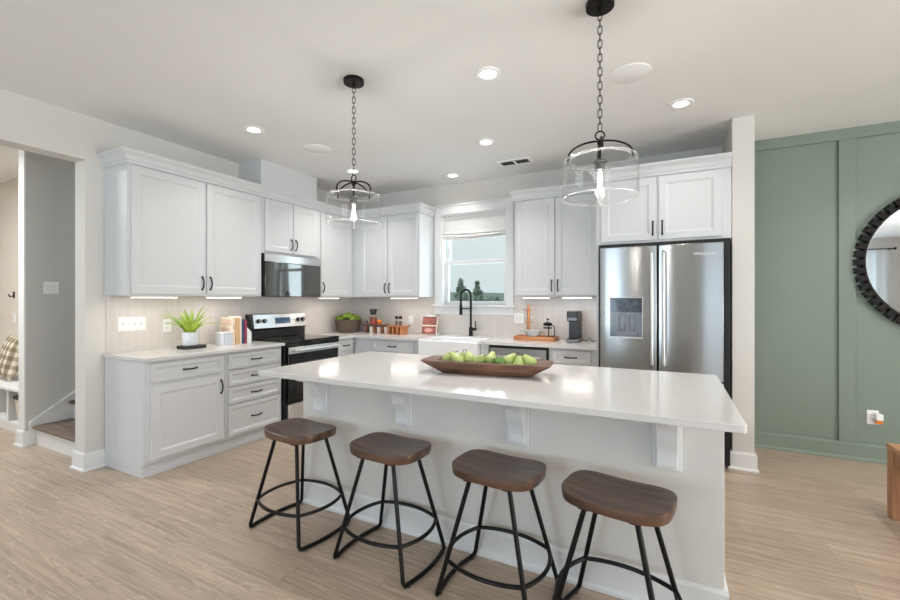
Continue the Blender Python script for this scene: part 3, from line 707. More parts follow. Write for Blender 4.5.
# refrigerator
fy0 = 3.955
t = thing('refrigerator', 'stainless french door refrigerator with water dispenser in a white surround', 'refrigerator', (-.09, 4.36, 0))
obj('cabinet', B((-.572, .425, fy0+.075, BW-.03, .03, 1.838)), M['darkgap'], t, bevel=.003)  # black body wider than the doors stands in for the shaded gap
def fdoor(x0, x1, z0, z1, name='door', bow=.012):
    n = 12; f = []
    for i in range(n+1):
        s = i/n*2-1; f.append((x0+(x1-x0)*i/n, fy0+bow*abs(s)**3-bow*.4))
    poly = f+[(x1, fy0+.07), (x0, fy0+.07)]
    bm = prism(poly, Matrix.Translation((0, 0, z0)), z1-z0)
    return obj(name, bm, M['steel'], t, bevel=.004)
dl = fdoor(-.552, -.099, .70, 1.808); d2 = fdoor(-.085, .375, .70, 1.808)
fz = fdoor(-.552, .375, .09, .69, 'freezer_drawer')
obj('base_grille', B((-.55, .37, fy0+.03, fy0+.07, .01, .08)), M['darkgap'], t)
for par, x in ((dl, -.135), (d2, -.048)):
    yb = fy0-.004; bm = bmesh.new(); pr = []
    for (y, z) in ((yb, .80), (yb-.05, .815), (yb-.058, .90), (yb-.06, 1.25), (yb-.058, 1.66), (yb-.05, 1.735), (yb, 1.752)): pr.append((x, y, z))
    obj('handle', T(pr, .014, 12), M['steel2'], par)
obj('handle', T([(-.50, fy0, .62), (-.49, fy0-.055, .62), (.315, fy0-.055, .62), (.325, fy0, .62)], .014, 12), M['steel2'], fz)
dx0, dx1, dz0, dz1 = -.472, -.205, 1.02, 1.372
dy = fy0-.007
ds = obj('dispenser', B((dx0, dx0+.006, dy-.006, dy+.004, dz0, dz1), (dx1-.006, dx1, dy-.006, dy+.004, dz0, dz1), (dx0+.006, dx1-.006, dy-.006, dy+.004, dz0, dz0+.012), (dx0+.006, dx1-.006, dy-.006, dy+.004, dz1-.004, dz1)), M['steel2'], dl, bevel=.001)
obj('control_glass', B((dx0+.006, dx1-.006, dy-.006, dy+.003, 1.245, dz1-.004)), M['display'], dl)
obj('recess', B((dx0+.006, dx1-.006, dy-.0025, dy+.003, dz0+.012, 1.245)), M['steeldark'], dl)
obj('recess_back', B((dx0+.06, dx1-.045, dy-.0045, dy-.002, dz0+.012, 1.24)), M['keurig2'], dl)
for x in (dx0+.085, dx0+.165): obj('paddle', B((x, x+.04, dy-.02, dy-.004, 1.09, 1.225)), M['steeldark'], dl, bevel=.004)
obj('drip_tray', B((dx0+.01, dx1-.01, dy-.018, dy, dz0, dz0+.014)), M['steel2'], dl, bevel=.002)
def text_mesh(s, size, m4, mat, parent, name, ext=.0008):
    c = bpy.data.curves.new('t', 'FONT'); c.body = s; c.size = size; c.extrude = ext; c.align_x = 'CENTER'; c.align_y = 'CENTER'; c.shear = .2
    o = bpy.data.objects.new('t', c); COL.objects.link(o); dg = bpy.context.evaluated_depsgraph_get(); dg.update()
    me = bpy.data.meshes.new_from_object(o.evaluated_get(dg)); bpy.data.objects.remove(o)
    bm = bmesh.new(); bm.from_mesh(me); bmesh.ops.transform(bm, matrix=m4, verts=bm.verts[:])
    return obj(name, bm, mat, parent, smooth=False)
text_mesh('Whirlpool', .034, basis((.235, fy0-.0072, 1.722), (1, 0, 0), (0, -1, 0)), M['logo'], d2, 'brand_lettering')

# ------------------------------------------------------------------ island
t = thing('kitchen_island', 'pale grey kitchen island with white brackets under the overhang', 'island', (-1.0, 2.48, 0))
obj('body', B((-2.20, .20, 2.09, 2.86, 0, .885)), M['island'], t, bevel=.002)
bb = bmesh.new()
ip = [(0, 0), (.03, 0), (.03, .014), (.016, .024), (.016, .13), (.010, .145), (0, .145)]
mitred(bb, [((-2.20, 2.86), (-1, 0)), ((-2.20, 2.09), (-1, -1)), ((.20, 2.09), (1, -1)), ((.20, 2.86), (1, 0))], ip)
obj('baseboard', bb, M['trim'], t, smooth=False)
# corbel outline in (y out from the island face, z)
def corbel(xc):
    z1 = .885; out = [(0, z1), (0, z1-.262)]
    pts = [(-.030, z1-.262), (-.034, z1-.245), (-.030, z1-.225), (-.034, z1-.195), (-.046, z1-.165), (-.064, z1-.14), (-.074, z1-.115), (-.080, z1-.092), (-.095, z1-.07), (-.12, z1-.054), (-.15, z1-.045), (-.175, z1-.042), (-.185, z1-.030), (-.19, z1-.022), (-.19, z1)]
    poly = out+pts
    c = obj('corbel', prism(poly, Matrix(((0, 0, 1, xc-.042), (1, 0, 0, 2.09), (0, 1, 0, 0), (0, 0, 0, 1))), .084), M['trim'], t, bevel=.003)
    obj('back_plate', B((xc-.058, xc+.058, 2.078, 2.091, z1-.275, z1)), M['trim'], c, bevel=.003)
    return c
for xc in (-2.035, -1.385, -.69, -.012): corbel(xc)
bm = bmesh.new(); r = .02; pl = []
for cx, cy, a0 in ((.24-r, 1.775+r, -90), (.24-r, 2.90-r, 0), (-2.262+r, 2.90-r, 90), (-2.262+r, 1.775+r, 180)):
    for i in range(5): a = math.radians(a0+90*i/4); pl.append((cx+r*math.cos(a), cy+r*math.sin(a)))
tag(obj('island_countertop', prism(pl, Matrix.Translation((0, 0, .885)), .03, bm), M['quartz'], bevel=.003, origin=(-1.0, 2.33, .885)), 'large white quartz worktop of the kitchen island, under the fruit bowl', 'countertop')

# dough bowl and pears
BR = math.radians(8)
bl = thing('dough_bowl', 'long brown wooden dough bowl of green pears on the island', 'bowl', (-.968, 2.335, .915))
bl.rotation_euler = (0, 0, BR)
def rrect(hx, hy, z, e=5, n=40):
    o = []
    for i in range(n):
        a = 2*PI*i/n; c, s = math.cos(a), math.sin(a)
        o.append((math.copysign(abs(c)**(2/e), c)*hx, math.copysign(abs(s)**(2/e), s)*hy, z))
    return o
Rg = [rrect(.27, .075, 0), rrect(.31, .10, .025, 6), rrect(.375, .125, .062, 8), rrect(.385, .13, .072, 9), rrect(.383, .129, .077, 9), rrect(.30, .105, .077, 6), rrect(.29, .098, .066, 6), rrect(.25, .08, .030), rrect(.22, .06, .018)]
bm = sgrid(Rg)
ORI['tmp'] = Vector((0, 0, 0))
def local(name, bm, mat, parent, **k):
    """mesh given in the parent's own coordinates"""
    sv = ORI.get(parent.name); ORI[parent.name] = Vector((0, 0, 0)); o = obj(name, bm, mat, parent, **k); ORI[parent.name] = sv; ORI[o.name] = Vector((0, 0, 0)); return o
local('bowl', bm, M['bowlwood'], bl, bevel=0)
def pear_mesh(): return lathe([(0, .004), (.012, .0), (.026, .006), (.037, .022), (.040, .038), (.036, .055), (.027, .072), (.020, .086), (.016, .096), (.009, .102), (0, .100)], 20)
spots = [(-.235, .015, 'leftmost green pear in the dough bowl', 45), (-.175, -.025, 'green pear lying in front of the tall upright pear at the left of the bowl', 48), (-.165, .035, 'upright green pear with a dark stem near the left end of the bowl', 4),
         (-.105, .01, 'green pear right of the upright pear at the left of the bowl', 40), (-.035, -.02, 'green pear left of the middle of the dough bowl', 50), (.025, .02, 'pale green pear in the middle of the dough bowl', 38),
         (.085, -.015, 'darkest green pear, right of the middle of the bowl', 62), (.140, .025, 'green pear between the darkest pear and the tall one at the right', 42), (.195, -.01, 'upright green pear with a stem near the right end of the bowl', 6), (.250, .01, 'rightmost green pear in the dough bowl', 44)]
pm0 = None
for i, (x, y, lab, tilt) in enumerate(spots):
    R_ = Matrix.Rotation(BR, 4, 'Z') @ Vector((x, y, 0)); loc = Vector(bl.location)+R_
    if pm0 is None:
        p = thing('pear', lab, 'pear', (0, 0, 0), 'green pears in the dough bowl')
        local('fruit', pear_mesh(), M['pear'], p); local('stem', T([(0, 0, .098), (.003, 0, .112), (.009, 0, .124)], .0022, 6), M['stem'], p); pm0 = p
    else: p = dup(pm0, loc, 0, lab)
    tl = math.radians(tilt); az = [20, 200, 0, 150, 330, 80, 250, 30, 90, 190][i]
    p.rotation_euler = (0, tl, math.radians(az))
    p.scale = (.95, .95, .95)
    up = tilt < 20
    p.location = loc+Vector((0, 0, .016 if up else .046))
    if not up: p.location -= Vector((math.cos(math.radians(az)), math.sin(math.radians(az)), 0))*.035
    if lab.startswith('darkest'):
        for c in p.children:
            if c.name.startswith('fruit'): c.data = c.data.copy(); c.data.materials[0] = M['peardark']

# ------------------------------------------------------------------ stools
def stool(label, x, y, rz):
    t = thing('bar_stool', label, 'stool', (0, 0, 0), 'saddle seat bar stools along the island')
    rings = []
    def S(z): return lambda px, py: z
    def top(px, py): return .583+.018*(abs(px)/.21)**2.2-.006*(1-(py/.16)**2)
    n = 64
    def ringf(k, f, e=3.3):
        o = []
        for i in range(n):
            a = 2*PI*i/n; c, s = math.cos(a), math.sin(a)
            px = math.copysign(abs(c)**(2/e), c)*.208*k; py = math.copysign(abs(s)**(2/e), s)*.158*k*(1-.05*math.cos(2*px/.215))
            o.append((px, py, f(px, py)))
        return o
    low = lambda px, py: .540+.007*(abs(px)/.21)**2.2
    rings = [ringf(.55, low), ringf(.90, low), ringf(.975, lambda a, b: low(a, b)+.004), ringf(.985, lambda a, b: low(a, b)+.009), ringf(1.0, lambda a, b: top(a, b)-.009), ringf(.994, lambda a, b: top(a, b)-.003), ringf(.975, top), ringf(.8, top), ringf(.55, top), ringf(.25, top)]
    local('seat', sgrid(rings), M['seat'], t)
    for s in (-1, 1):
        # one continuous rod: leg, floor runner, leg
        A = lambda q, f: (s*(.095+(.222-.095)*q), f*(.10+(.185-.10)*q), .543*(1-q)+.012*q)
        P_ = [A(0, -1), A(.3, -1), A(.6, -1), A(.9, -1), A(.965, -1)]
        P_ += [(s*.224, -.178, .013)]
        for i in range(1, 12):
            u = i/12*2-1; P_.append((s*(.224+.022*(1-u*u)), .168*u, .011))
        P_ += [(s*.224, .178, .013), A(.965, 1), A(.9, 1), A(.6, 1), A(.3, 1), A(0, 1)]
        fr = local('leg_frame', T(P_, .0105, 10), M['black'], t)
        for f in (-1, 1): local('foot_pad', lathe([(.011, 0), (.011, .006), (.008, .012)], 12, (s*.228, f*.155, 0)), M['blackplastic'], fr)
        local('mounting_plate', B((s*.095-.02, s*.095+.02, -.13, .13, .534, .541)), M['black'], t)
    q = .70; cx, cy, cz_ = .095+(.222-.095)*q, .10+.085*q, .552*(1-q)+.012*q
    def foot_bar(p, d, bow):
        pts = []
        for i in range(13):
            u = i/12*2-1; w = bow*(1-u*u)
            pts.append((p[0]*u if d == 'x' else p[0]+math.copysign(w, p[0]), p[1]+math.copysign(w, p[1]) if d == 'x' else p[1]*u, cz_))
        local('foot_rail', T(pts, .0095, 8), M['black'], t)
    foot_bar((cx, -cy), 'x', .045); foot_bar((cx, cy), 'x', .045); foot_bar((-cx, cy), 'y', .045); foot_bar((cx, cy), 'y', .045)
    return t
s0 = stool('leftmost bar stool at the island, standing nearest the range', 0, 0, 0)
place = [(-1.965, 1.845, -5, None), (-1.315, 1.852, -3, 'second bar stool from the left, in front of the second island bracket'), (-.705, 1.85, -4, 'third bar stool from the left, in front of the middle of the island'), (-.187, 1.815, -9, 'rightmost bar stool, nearest the camera and the right end of the island')]
for x, y, a, lab in place:
    if lab is None: s0.location = (x, y, 0); s0.rotation_euler = (0, 0, math.radians(a))
    else: dup(s0, (x, y, 0), math.radians(a), lab)

# ------------------------------------------------------------------ pendants
def pendant(label):
    t = thing('pendant_light', label, 'pendant light', (0, 0, 0), 'glass pendant lights over the island')
    Z = 2.045                                     # top of the glass; local z = world z
    local('canopy', lathe([(.066, H-.026), (.068, H-.004), (.066, H)], 32), M['bronze'], t)
    local('canopy_stem', lathe([(.010, H-.055), (.012, H-.026)], 12), M['bronze'], t)
    # chain links alternate direction
    ltop, lbot = H-.05, Z+.135; nl = 17; step = (ltop-lbot)/nl; first = {}
    for i in range(nl):
        zc = ltop-step*(i+.5); par = i % 2
        if par not in first:
            pts = []
            hh = step/2+.004-.009
            for j in range(20):
                a = 2*PI*j/20; r = .0095; px = r*math.cos(a); pz = r*math.sin(a)+math.copysign(hh, math.sin(a))
                pts.append((px, 0, pz) if par == 0 else (0, px, pz))
            o = local('chain_link', T(pts, .0023, 7, True), M['bronze'], t); o.location = (0, 0, zc); o.rotation_euler = (0, 0, PI/4); first[par] = o
        else:
            o = first[par].copy(); COL.objects.link(o); o.location = (0, 0, zc)
    local('loop', T([(p[0], p[1], p[2]) for p in arc((0, 0, Z+.112), .021, 0, 345, 22)], .0038, 8, True), M['bronze'], t)
    local('hub', lathe([(.006, Z+.005), (.006, Z+.06), (.012, Z+.064), (.014, Z+.08), (.008, Z+.092)], 14), M['bronze'], t)
    for k in range(4):
        a = math.radians(90*k); pts = []
        for i in range(13):
            b = PI/2*i/12; r = .012+.138*math.sin(b); z = Z-.002+.018*min(1, (12-i)/1.5)+.07*max(0, math.cos(b))
            pts.append((r*math.cos(a), r*math.sin(a), z))
        local('arm', T(pts, .0052, 8), M['bronze'], t)
    rin = .142
    prof = [(.178, Z-.195), (.178, Z-.02), (.172, Z-.006), (.158, Z), (rin, Z-.001), (rin, Z-.005), (.156, Z-.004), (.168, Z-.010), (.1735, Z-.022), (.1735, Z-.195), (.178, Z-.195)]
    gs = local('glass_shade', lathe(prof, 56, cap=False), M['glass'], t)
    for rr_, zz in ((rin-.001, Z-.003), (.1755, Z-.193)): local('rim', T([(rr_*math.cos(2*PI*i/64), rr_*math.sin(2*PI*i/64), zz) for i in range(64)], .0024, 6, True), M['glassedge'], gs)
    local('shoulder_glint', T([(.1665*math.cos(2*PI*i/64), .1665*math.sin(2*PI*i/64), Z-.005) for i in range(64)], .0026, 6, True), M['glassedge'], gs)  # whitish ring paints the bright line along the glass shoulder
    local('socket_rod', T([(0, 0, Z-.012), (0, 0, Z+.06)], .005, 8), M['bronze'], t)
    local('socket', lathe([(.010, Z-.01), (.034, Z-.012), (.036, Z-.02), (.022, Z-.024), (.022, Z-.058), (.0, Z-.058)][::-1], 20), M['steeldark'], t)
    bu = local('bulb', lathe([(0, Z-.185), (.008, Z-.18), (.015, Z-.165), (.017, Z-.12), (.014, Z-.07), (.012, Z-.058)], 18), M['glass'], t)
    local('filament', lathe([(0, Z-.17), (.008, Z-.165), (.010, Z-.12), (.008, Z-.066), (0, Z-.062)], 12), M['bulb'], bu)
    return t
P0 = pendant('farther glass drum pendant light on a chain, above the left end of the island')
for x, y, rz, lab in ((-1.862, 2.206, 5, None), (-.306, 2.19, 8, 'nearer glass drum pendant light on a chain, in front of the refrigerator')):
    if lab is None: P0.location = (x, y, 0); P0.rotation_euler = (0, 0, math.radians(-4.8))
    else:
        p_ = dup(P0, (x, y, 0), math.radians(12), lab)
        for c in p_.children:
            if c.name.startswith('chain_link'): c.rotation_euler = (0, 0, 0)
    l = bpy.data.lights.new('pendant_glow', 'POINT'); l.energy = 15; l.color = (1, .95, .88); l.shadow_soft_size = .02
    o = bpy.data.objects.new('pendant_glow', l); COL.objects.link(o); o.location = (x, y, 1.93)

# ------------------------------------------------------------------ ceiling fixtures
def downlight(x, y, label, vis=True, power=9):
    if vis:
        t = thing('recessed_light', label, 'ceiling light', (x, y, H-.006), 'recessed ceiling lights')
        obj('trim_ring', lathe([(.052, -.002), (.078, -.002), (.082, .004), (.082, .006), (.052, .006), (.052, -.002)], 32, (x, y, H-.006), cap=False), M['plate'], t)
        obj('lens', lathe([(.0, 0), (.052, 0), (.052, .006), (0, .006)], 32, (x, y, H-.006)), M['lamp'], t)
    area('recessed_lamp', (x, y, H-.012), (0, 0, -1), .10, .10, power, (1, .96, .92), 'DISK', math.radians(115))
downlight(-1.041, 2.541, 'recessed ceiling light nearest the middle, between the two pendants')
downlight(.072, 3.588, 'recessed ceiling light right of the near pendant, in front of the refrigerator', True, 3)
downlight(-3.16, 2.453, 'recessed ceiling light at the left, above the two-door range wall cabinet', True, 5)
downlight(-1.509, 3.633, 'recessed ceiling light in front of the ceiling vent')
downlight(-2.255, 4.42, 'recessed ceiling light closest to the sink window', True, 4)
downlight(-3.182, 3.756, 'recessed ceiling light seen just behind the far pendant chain')
downlight(1.55, 2.45, 'added out-of-view recessed ceiling light over the dining side, above the wooden bench', True, 11)  # added out of view to brighten the right floor
downlight(1.55, 3.95, 'added out-of-view recessed ceiling light over the dining side, closest to the sage wall', True, 6)  # second lamp added for the dining floor
def speaker(x, y, r, label):
    t = thing('ceiling_speaker', label, 'speaker', (x, y, H-.008), 'round flush ceiling speakers')
    obj('grille', lathe([(0, 0), (r-.01, 0), (r-.004, .003), (r-.004, .008), (0, .008)], 40, (x, y, H-.008)), M['plate'], t)
    obj('rim', lathe([(r-.004, .0), (r, .002), (r, .008), (r-.004, .008), (r-.004, 0)], 40, (x, y, H-.008), cap=False), M['plate'], t)
speaker(-.23, 2.968, .128, 'round white ceiling speaker right of the near pendant chain')
speaker(-3.027, 3.05, .128, 'round white ceiling speaker left of the far pendant chain')
t = thing('ceiling_vent', 'white ceiling air vent with two louvred halves', 'vent', (-1.455, 4.30, H-.012))
t_x0, t_x1, t_y0, t_y1 = -1.63, -1.28, 4.21, 4.39
obj('frame', B((t_x0, t_x1, t_y0, t_y0+.025, H-.010, H), (t_x0, t_x1, t_y1-.025, t_y1, H-.010, H), (t_x0, t_x0+.025, t_y0+.025, t_y1-.025, H-.010, H), (t_x1-.025, t_x1, t_y0+.025, t_y1-.025, H-.010, H), (-1.465, -1.445, t_y0+.025, t_y1-.025, H-.010, H)), M['plate'], t)
obj('duct', B((t_x0+.025, t_x1-.025, t_y0+.025, t_y1-.025, H-.002, H-.0005)), M['slate'], t)  # black sheet stands in for the shade inside the duct
for i in range(5):
    y = t_y0+.040+i*.025; obj('louvre', B((t_x0+.025, t_x1-.025, y, y+.003, H-.006, H-.002)), M['steeldark'], t)

# ------------------------------------------------------------------ hall: stairs, bench, pillow
st = bpy.data.objects.new('staircase', None); COL.objects.link(st); st.location = (-4.78, 1.75, 0); ORI['staircase'] = Vector(st.location); st['kind'] = 'structure'
for i in range(9):
    y = 1.745+.27*i; z = .18*(i+1)
    obj('riser', B((-5.262, LW-.165, y, y+.27 if i < 8 else y+.6, z-.18, z-.03)), M['trim'], st)
    obj('stair_tread', B((-5.262, LW-.163, y-.028, y+.27 if i < 8 else y+.6, z-.03, z)), M['tread'], st, bevel=.008)
sk = [(1.70, .195), (1.70, 0), (4.30, 0), (4.30, .195+.667*2.6)]
struct('trim_3', prism(sk, Matrix(((0, 0, 1, -5.287), (1, 0, 0, 0), (0, 1, 0, 0), (0, 0, 0, 1))), .022), M['trim'], bevel=.003)
cap = [(1.695, .190), (4.30, .195+.667*2.6), (4.30, .222+.667*2.6), (1.695, .217)]
struct('trim_4', prism(cap, Matrix(((0, 0, 1, -5.287), (1, 0, 0, 0), (0, 1, 0, 0), (0, 0, 0, 1))), .034), M['trim'], bevel=.002)
def plate(label, m4, w, h, kind, group, n=1, name='switch_plate', cat='switch'):
    """wall plate centred on m4 (u width, v height, n outward)"""
    c = m4 @ Vector((0, 0, 0))
    t = thing(name, label, cat, c, group)
    obj('cover', prism([(-w/2, -h/2), (w/2, -h/2), (w/2, h/2), (-w/2, h/2)], m4, .006), M['plate'], t, bevel=.003)
    for i in range(n):
        u = (i-(n-1)/2)*.046
        if kind == 'rocker':
            obj('rocker', prism([(u-.016, -.033), (u+.016, -.033), (u+.016, .033), (u-.016, .033)], m4 @ Matrix.Translation((0, 0, .005)), .004), M['trim'], t, bevel=.0015)
        elif kind == 'toggle':
            obj('toggle_bed', prism([(u-.006, -.013), (u+.006, -.013), (u+.006, .013), (u-.006, .013)], m4 @ Matrix.Translation((0, 0, .004)), .0035), M['pot'], t)
            obj('toggle', prism([(u-.004, 0), (u+.004, 0), (u+.004, .012), (u-.004, .012)], m4 @ Matrix.Translation((0, 0, .006)), .012), M['trim'], t, bevel=.001)
        else:
            for v in (-.02, .02):
                r = obj('receptacle', prism([(u+.016*math.cos(a), v+.014*math.sin(a)) for a in [2*PI*k/18 for k in range(18)]], m4 @ Matrix.Translation((0, 0, .004)), .004), M['trim'], t)
                for s in (-.006, .006): obj('slot', prism([(u+s-.001, v-.005), (u+s+.001, v-.005), (u+s+.001, v+.005), (u+s-.001, v+.005)], m4 @ Matrix.Translation((0, 0, .0078)), .0008), M['slate'], r)
    return t
mL = lambda y, z, x=LW+.008: basis((x, y, z), (0, 1, 0), (1, 0, 0))
mB = lambda x, z, y=BW-.008: basis((x, y, z), (1, 0, 0), (0, -1, 0))
plate('white light switch plate on the grey stairwell wall', mL(1.861, 1.467, -5.287), .115, .115, 'rocker', 'wall plates', 2)
plate('wide white plate with four toggle switches on the tile over the worktop end', mL(1.975, 1.145), .215, .118, 'toggle', 'wall plates', 4)
plate('white outlet plate on the tile behind the fern', mL(2.26, 1.115), .075, .118, 'outlet', 'wall plates', 1, 'outlet_plate', 'outlet')
plate('white outlet plate on the tile between the wooden riser and the cookbook', mB(-3.05, 1.085), .075, .118, 'outlet', 'wall plates', 1, 'outlet_plate', 'outlet')
plate('white double plate on the tile just right of the sink window', mB(-1.565, 1.14), .12, .118, 'rocker', 'wall plates', 2)
plate('small white switch plate on the mudroom wall under the hook', basis((-6.98, 2.12, 1.135), (1, 0, 0), (0, -1, 0)), .075, .118, 'rocker', 'wall plates', 1)
t = plate('white wall outlet on the sage green wall, holding a plug-in air freshener', basis((1.50, BW, .372), (1, 0, 0), (0, -1, 0)), .075, .118, 'outlet', 'wall plates', 1, 'outlet_plate', 'outlet')
t = thing('air_freshener', 'white plug-in air freshener with orange liquid on the sage green wall', 'air freshener', (1.528, BW-.01, .35))
obj('housing', B((1.505, 1.553, BW-.055, BW-.012, .355, .41)), M['plate'], t, bevel=.008)
obj('refill', B((1.508, 1.550, BW-.05, BW-.016, .328, .354)), M['orange'], t, bevel=.006)
t = thing('added_ceiling_lamp', 'added flush white square ceiling lamp, out of view in the hall', 'ceiling light', (-5.9, .7, 2.80))  # fixture added to go with the hall fill light
obj('housing', B((-6.16, -5.64, .44, .96, 2.795, H)), M['plate'], t, bevel=.004); obj('diffuser', B((-6.15, -5.65, .45, .95, 2.785, 2.795)), M['strip'], t)
# mudroom bench
t = thing('mudroom_bench', 'white built-in mudroom bench with open cubbies in the far left hall', 'bench', (-6.6, 1.95, 0))
bx0, bx1 = -7.85, -5.41
obj('seat_top', B((bx0, bx1, 1.755, 2.118, .435, .465)), M['trim'], t, bevel=.004)
obj('base', B((bx0, bx1, 1.79, 2.118, 0, .10)), M['trim'], t, bevel=.003)
obj('back_panel', B((bx0, bx1, 2.09, 2.118, .10, .435)), M['trim'], t)
for x in (-5.43, -6.06, -6.64, -7.22, -7.83): obj('divider', B((x-.02, x+.02, 1.785, 2.09, .10, .435)), M['trim'], t, bevel=.002)
t = thing('storage_bin', 'cream canvas bin standing in the mudroom bench cubby', 'bin', (-5.80, 1.94, .10))
obj('bin', sgrid([rr(-5.95, -5.66, 1.83, 2.04, .101), rr(-5.98, -5.63, 1.81, 2.06, .36), rr(-5.97, -5.64, 1.82, 2.05, .36), rr(-5.94, -5.67, 1.84, 2.03, .115)]), M['canvas'], t, bevel=.006)
obj('rim', sgrid([rr(-5.985, -5.625, 1.805, 2.065, .335), rr(-5.987, -5.623, 1.803, 2.067, .365), rr(-5.968, -5.642, 1.822, 2.048, .365), rr(-5.968, -5.642, 1.822, 2.048, .335)], capa=False, capb=False), M['slate'], t)
bm = bmesh.new(); bmesh.ops.create_grid(bm, x_segments=18, y_segments=18, size=1)
top = [v.co.copy() for v in bm.verts]; bm.free()
bm = bmesh.new(); n = 19
def pil(u, v, s):
    e = (1-abs(u)**3)*(1-abs(v)**3); k = 1-.06*(1-abs(u)**2)*abs(v)**2*1.0; k2 = 1-.06*(1-abs(v)**2)*abs(u)**2
    return Vector((u*.235*k2, s*.075*max(e, 0)**.45, v*.235*k))
G = [[[bm.verts.new(pil(-1+2*i/(n-1), -1+2*j/(n-1), s)) for j in range(n)] for i in range(n)] for s in (-1, 1)]
for s in (0, 1):
    for i in range(n-1):
        for j in range(n-1): bm.faces.new([G[s][i][j], G[s][i+1][j], G[s][i+1][j+1], G[s][i][j+1]])
bmesh.ops.remove_doubles(bm, verts=bm.verts[:], dist=1e-4)
pw = obj('throw_pillow', bm, M['plaid']); pw.location = (-6.55, 1.955, .715); pw.rotation_euler = (math.radians(-14), math.radians(4), math.radians(-4))
tag(pw, 'tan and cream plaid pillow leaning on the mudroom bench', 'pillow')
t = thing('coat_hook', 'dark coat hook on the mudroom wall above the bench', 'hook', (-6.99, 2.11, 1.42))
obj('back_plate', B((-7.005, -6.975, 2.11, 2.12, 1.37, 1.45)), M['bronze'], t, bevel=.003)
obj('prong', T([(-6.99, 2.11, 1.40), (-6.99, 2.08, 1.39), (-6.99, 2.07, 1.42)], .008, 8), M['bronze'], t)

# ------------------------------------------------------------------ left worktop: fern, books
CT = .915
t = thing('tray_book', 'thin black book lying on the left worktop under the fern pot', 'book', (-3.83, 2.32, CT))
t.rotation_euler = (0, 0, 0)
bk0 = (-3.90, -3.76, 2.235, 2.425)
obj('cover', B((*bk0, CT+.001, CT+.005), (*bk0, CT+.024, CT+.028), (bk0[0], bk0[0]+.005, bk0[2], bk0[3], CT+.005, CT+.024)), M['slate'], t, bevel=.001)
obj('pages', B((bk0[0]+.004, bk0[1]-.004, bk0[2]+.004, bk0[3]-.004, CT+.005, CT+.024)), M['slate'], t)
fx_, fy_, fz_ = -3.835, 2.315, CT+.028
t = thing('potted_fern', 'bright green fern in a white pot on the left worktop', 'plant', (fx_, fy_, fz_))
obj('pot', lathe([(.05, 0), (.058, .004), (.063, .05), (.064, .118), (.058, .118), (.057, .10), (0, .10)], 36, (fx_, fy_, fz_)), M['pot'], t, bevel=.001)
obj('soil', lathe([(.0, 0), (.057, 0), (.05, .012), (0, .016)], 20, (fx_, fy_, fz_+.098)), M['soil'], t)
bm = bmesh.new()
random.seed(3)
for k in range(30):
    a = random.uniform(0, 2*PI); ln = random.uniform(.20, .36); lean = random.uniform(.12, .85); w = random.uniform(.012, .02)
    base = Vector((fx_+.02*math.cos(a), fy_+.02*math.sin(a), fz_+.105)); prev = None; nseg = 12
    d = Vector((math.cos(a), math.sin(a), 0)); side = Vector((-math.sin(a), math.cos(a), 0))
    for i in range(nseg+1):
        s = i/nseg; p = base+d*(ln*lean*s**1.2)+Vector((0, 0, ln*(1.0-.25*lean)*s-ln*lean*.55*s*s))
        if i:
            for sg in (-1, 1):
                lw = w*(1.35-1.05*s)*1.5; tip = p+side*sg*lw+d*.008+Vector((0, 0, .004)); mid = (prev+p)/2
                nrm = Vector((0, 0, 1))
                bm.faces.new([bm.verts.new(prev), bm.verts.new(mid+side*sg*lw*.55+Vector((0, 0, .003))), bm.verts.new(tip), bm.verts.new(p)])
        prev = p
obj('fronds', bm, M['fern'], t, smooth=False)
# bookends and books, spines towards the room
def bookend(label, y0, y1, x0, x1, h, ribs):
    t = thing('bookend', label, 'bookend', ((x0+x1)/2, (y0+y1)/2, CT), 'white bookends')
    if ribs:
        n = 3; pl = []
        for i in range(n):
            for k in range(9):
                a = PI*(1-k/8); w = (y1-y0)/n; pl.append((y0+w*(i+.5)+w/2*math.cos(a), x1-w/2+w/2*math.sin(a)))
        pl += [(y1, x0), (y0, x0)]
        obj('ribbed_block', prism([(x, y) for y, x in pl], Matrix.Translation((0, 0, CT)), h), M['pot'], t, bevel=.003)
    else:
        obj('wedge', prism([(x0, CT), (x1, CT), (x1, CT+h*.55), (x0, CT+h)], basis((0, y1, 0), (1, 0, 0), (0, -1, 0)), y1-y0), M['trim'], t, bevel=.003)
bookend('white ribbed bookend at the left of the cookbooks on the left worktop', 2.578, 2.70, -3.875, -3.775, .125, True)
bookend('white wedge bookend between the books and the range', 2.85, 2.90, -3.90, -3.77, .20, False)
def book(label, y0, y1, x0, x1, h, m, cover=None):
    t = thing('book', label, 'book', ((x0+x1)/2, (y0+y1)/2, CT), 'books on the left worktop')
    obj('cover', B((x0, x1, y0, y0+.003, CT, CT+h), (x0, x1, y1-.003, y1, CT, CT+h), (x1-.004, x1, y0+.003, y1-.003, CT, CT+h)), m, t, bevel=.0008)
    obj('pages', B((x0+.004, x1-.004, y0+.003, y1-.003, CT+.003, CT+h-.004)), M['paper'], t)
    if cover:
        obj('cover_band', B((x0+.01, x1-.01, y0-.0008, y0, CT+h*.70, CT+h*.93)), M['ornate'], t)
        obj('cover_panel', B((x0+.025, x1-.03, y0-.0008, y0, CT+h*.12, CT+h*.62)), M['ornate'], t)
        obj('spine_band', B((x1, x1+.0008, y0+.005, y1-.005, CT+h*.55, CT+h*.8)), M['ornate'], t)
book('tall cream book with an ornate cover behind the ribbed bookend', 2.705, 2.733, -3.99, -3.795, .262, M['creambook'], True)
book('thick tan book in the middle of the row on the left worktop', 2.736, 2.776, -3.96, -3.785, .255, M['tanbook'])
book('thin white book between the tan book and the dark blue book', 2.778, 2.794, -3.965, -3.78, .272, M['creambook'])
book('dark blue patterned book left of the magenta book', 2.796, 2.821, -3.955, -3.775, .245, M['bluebook'])
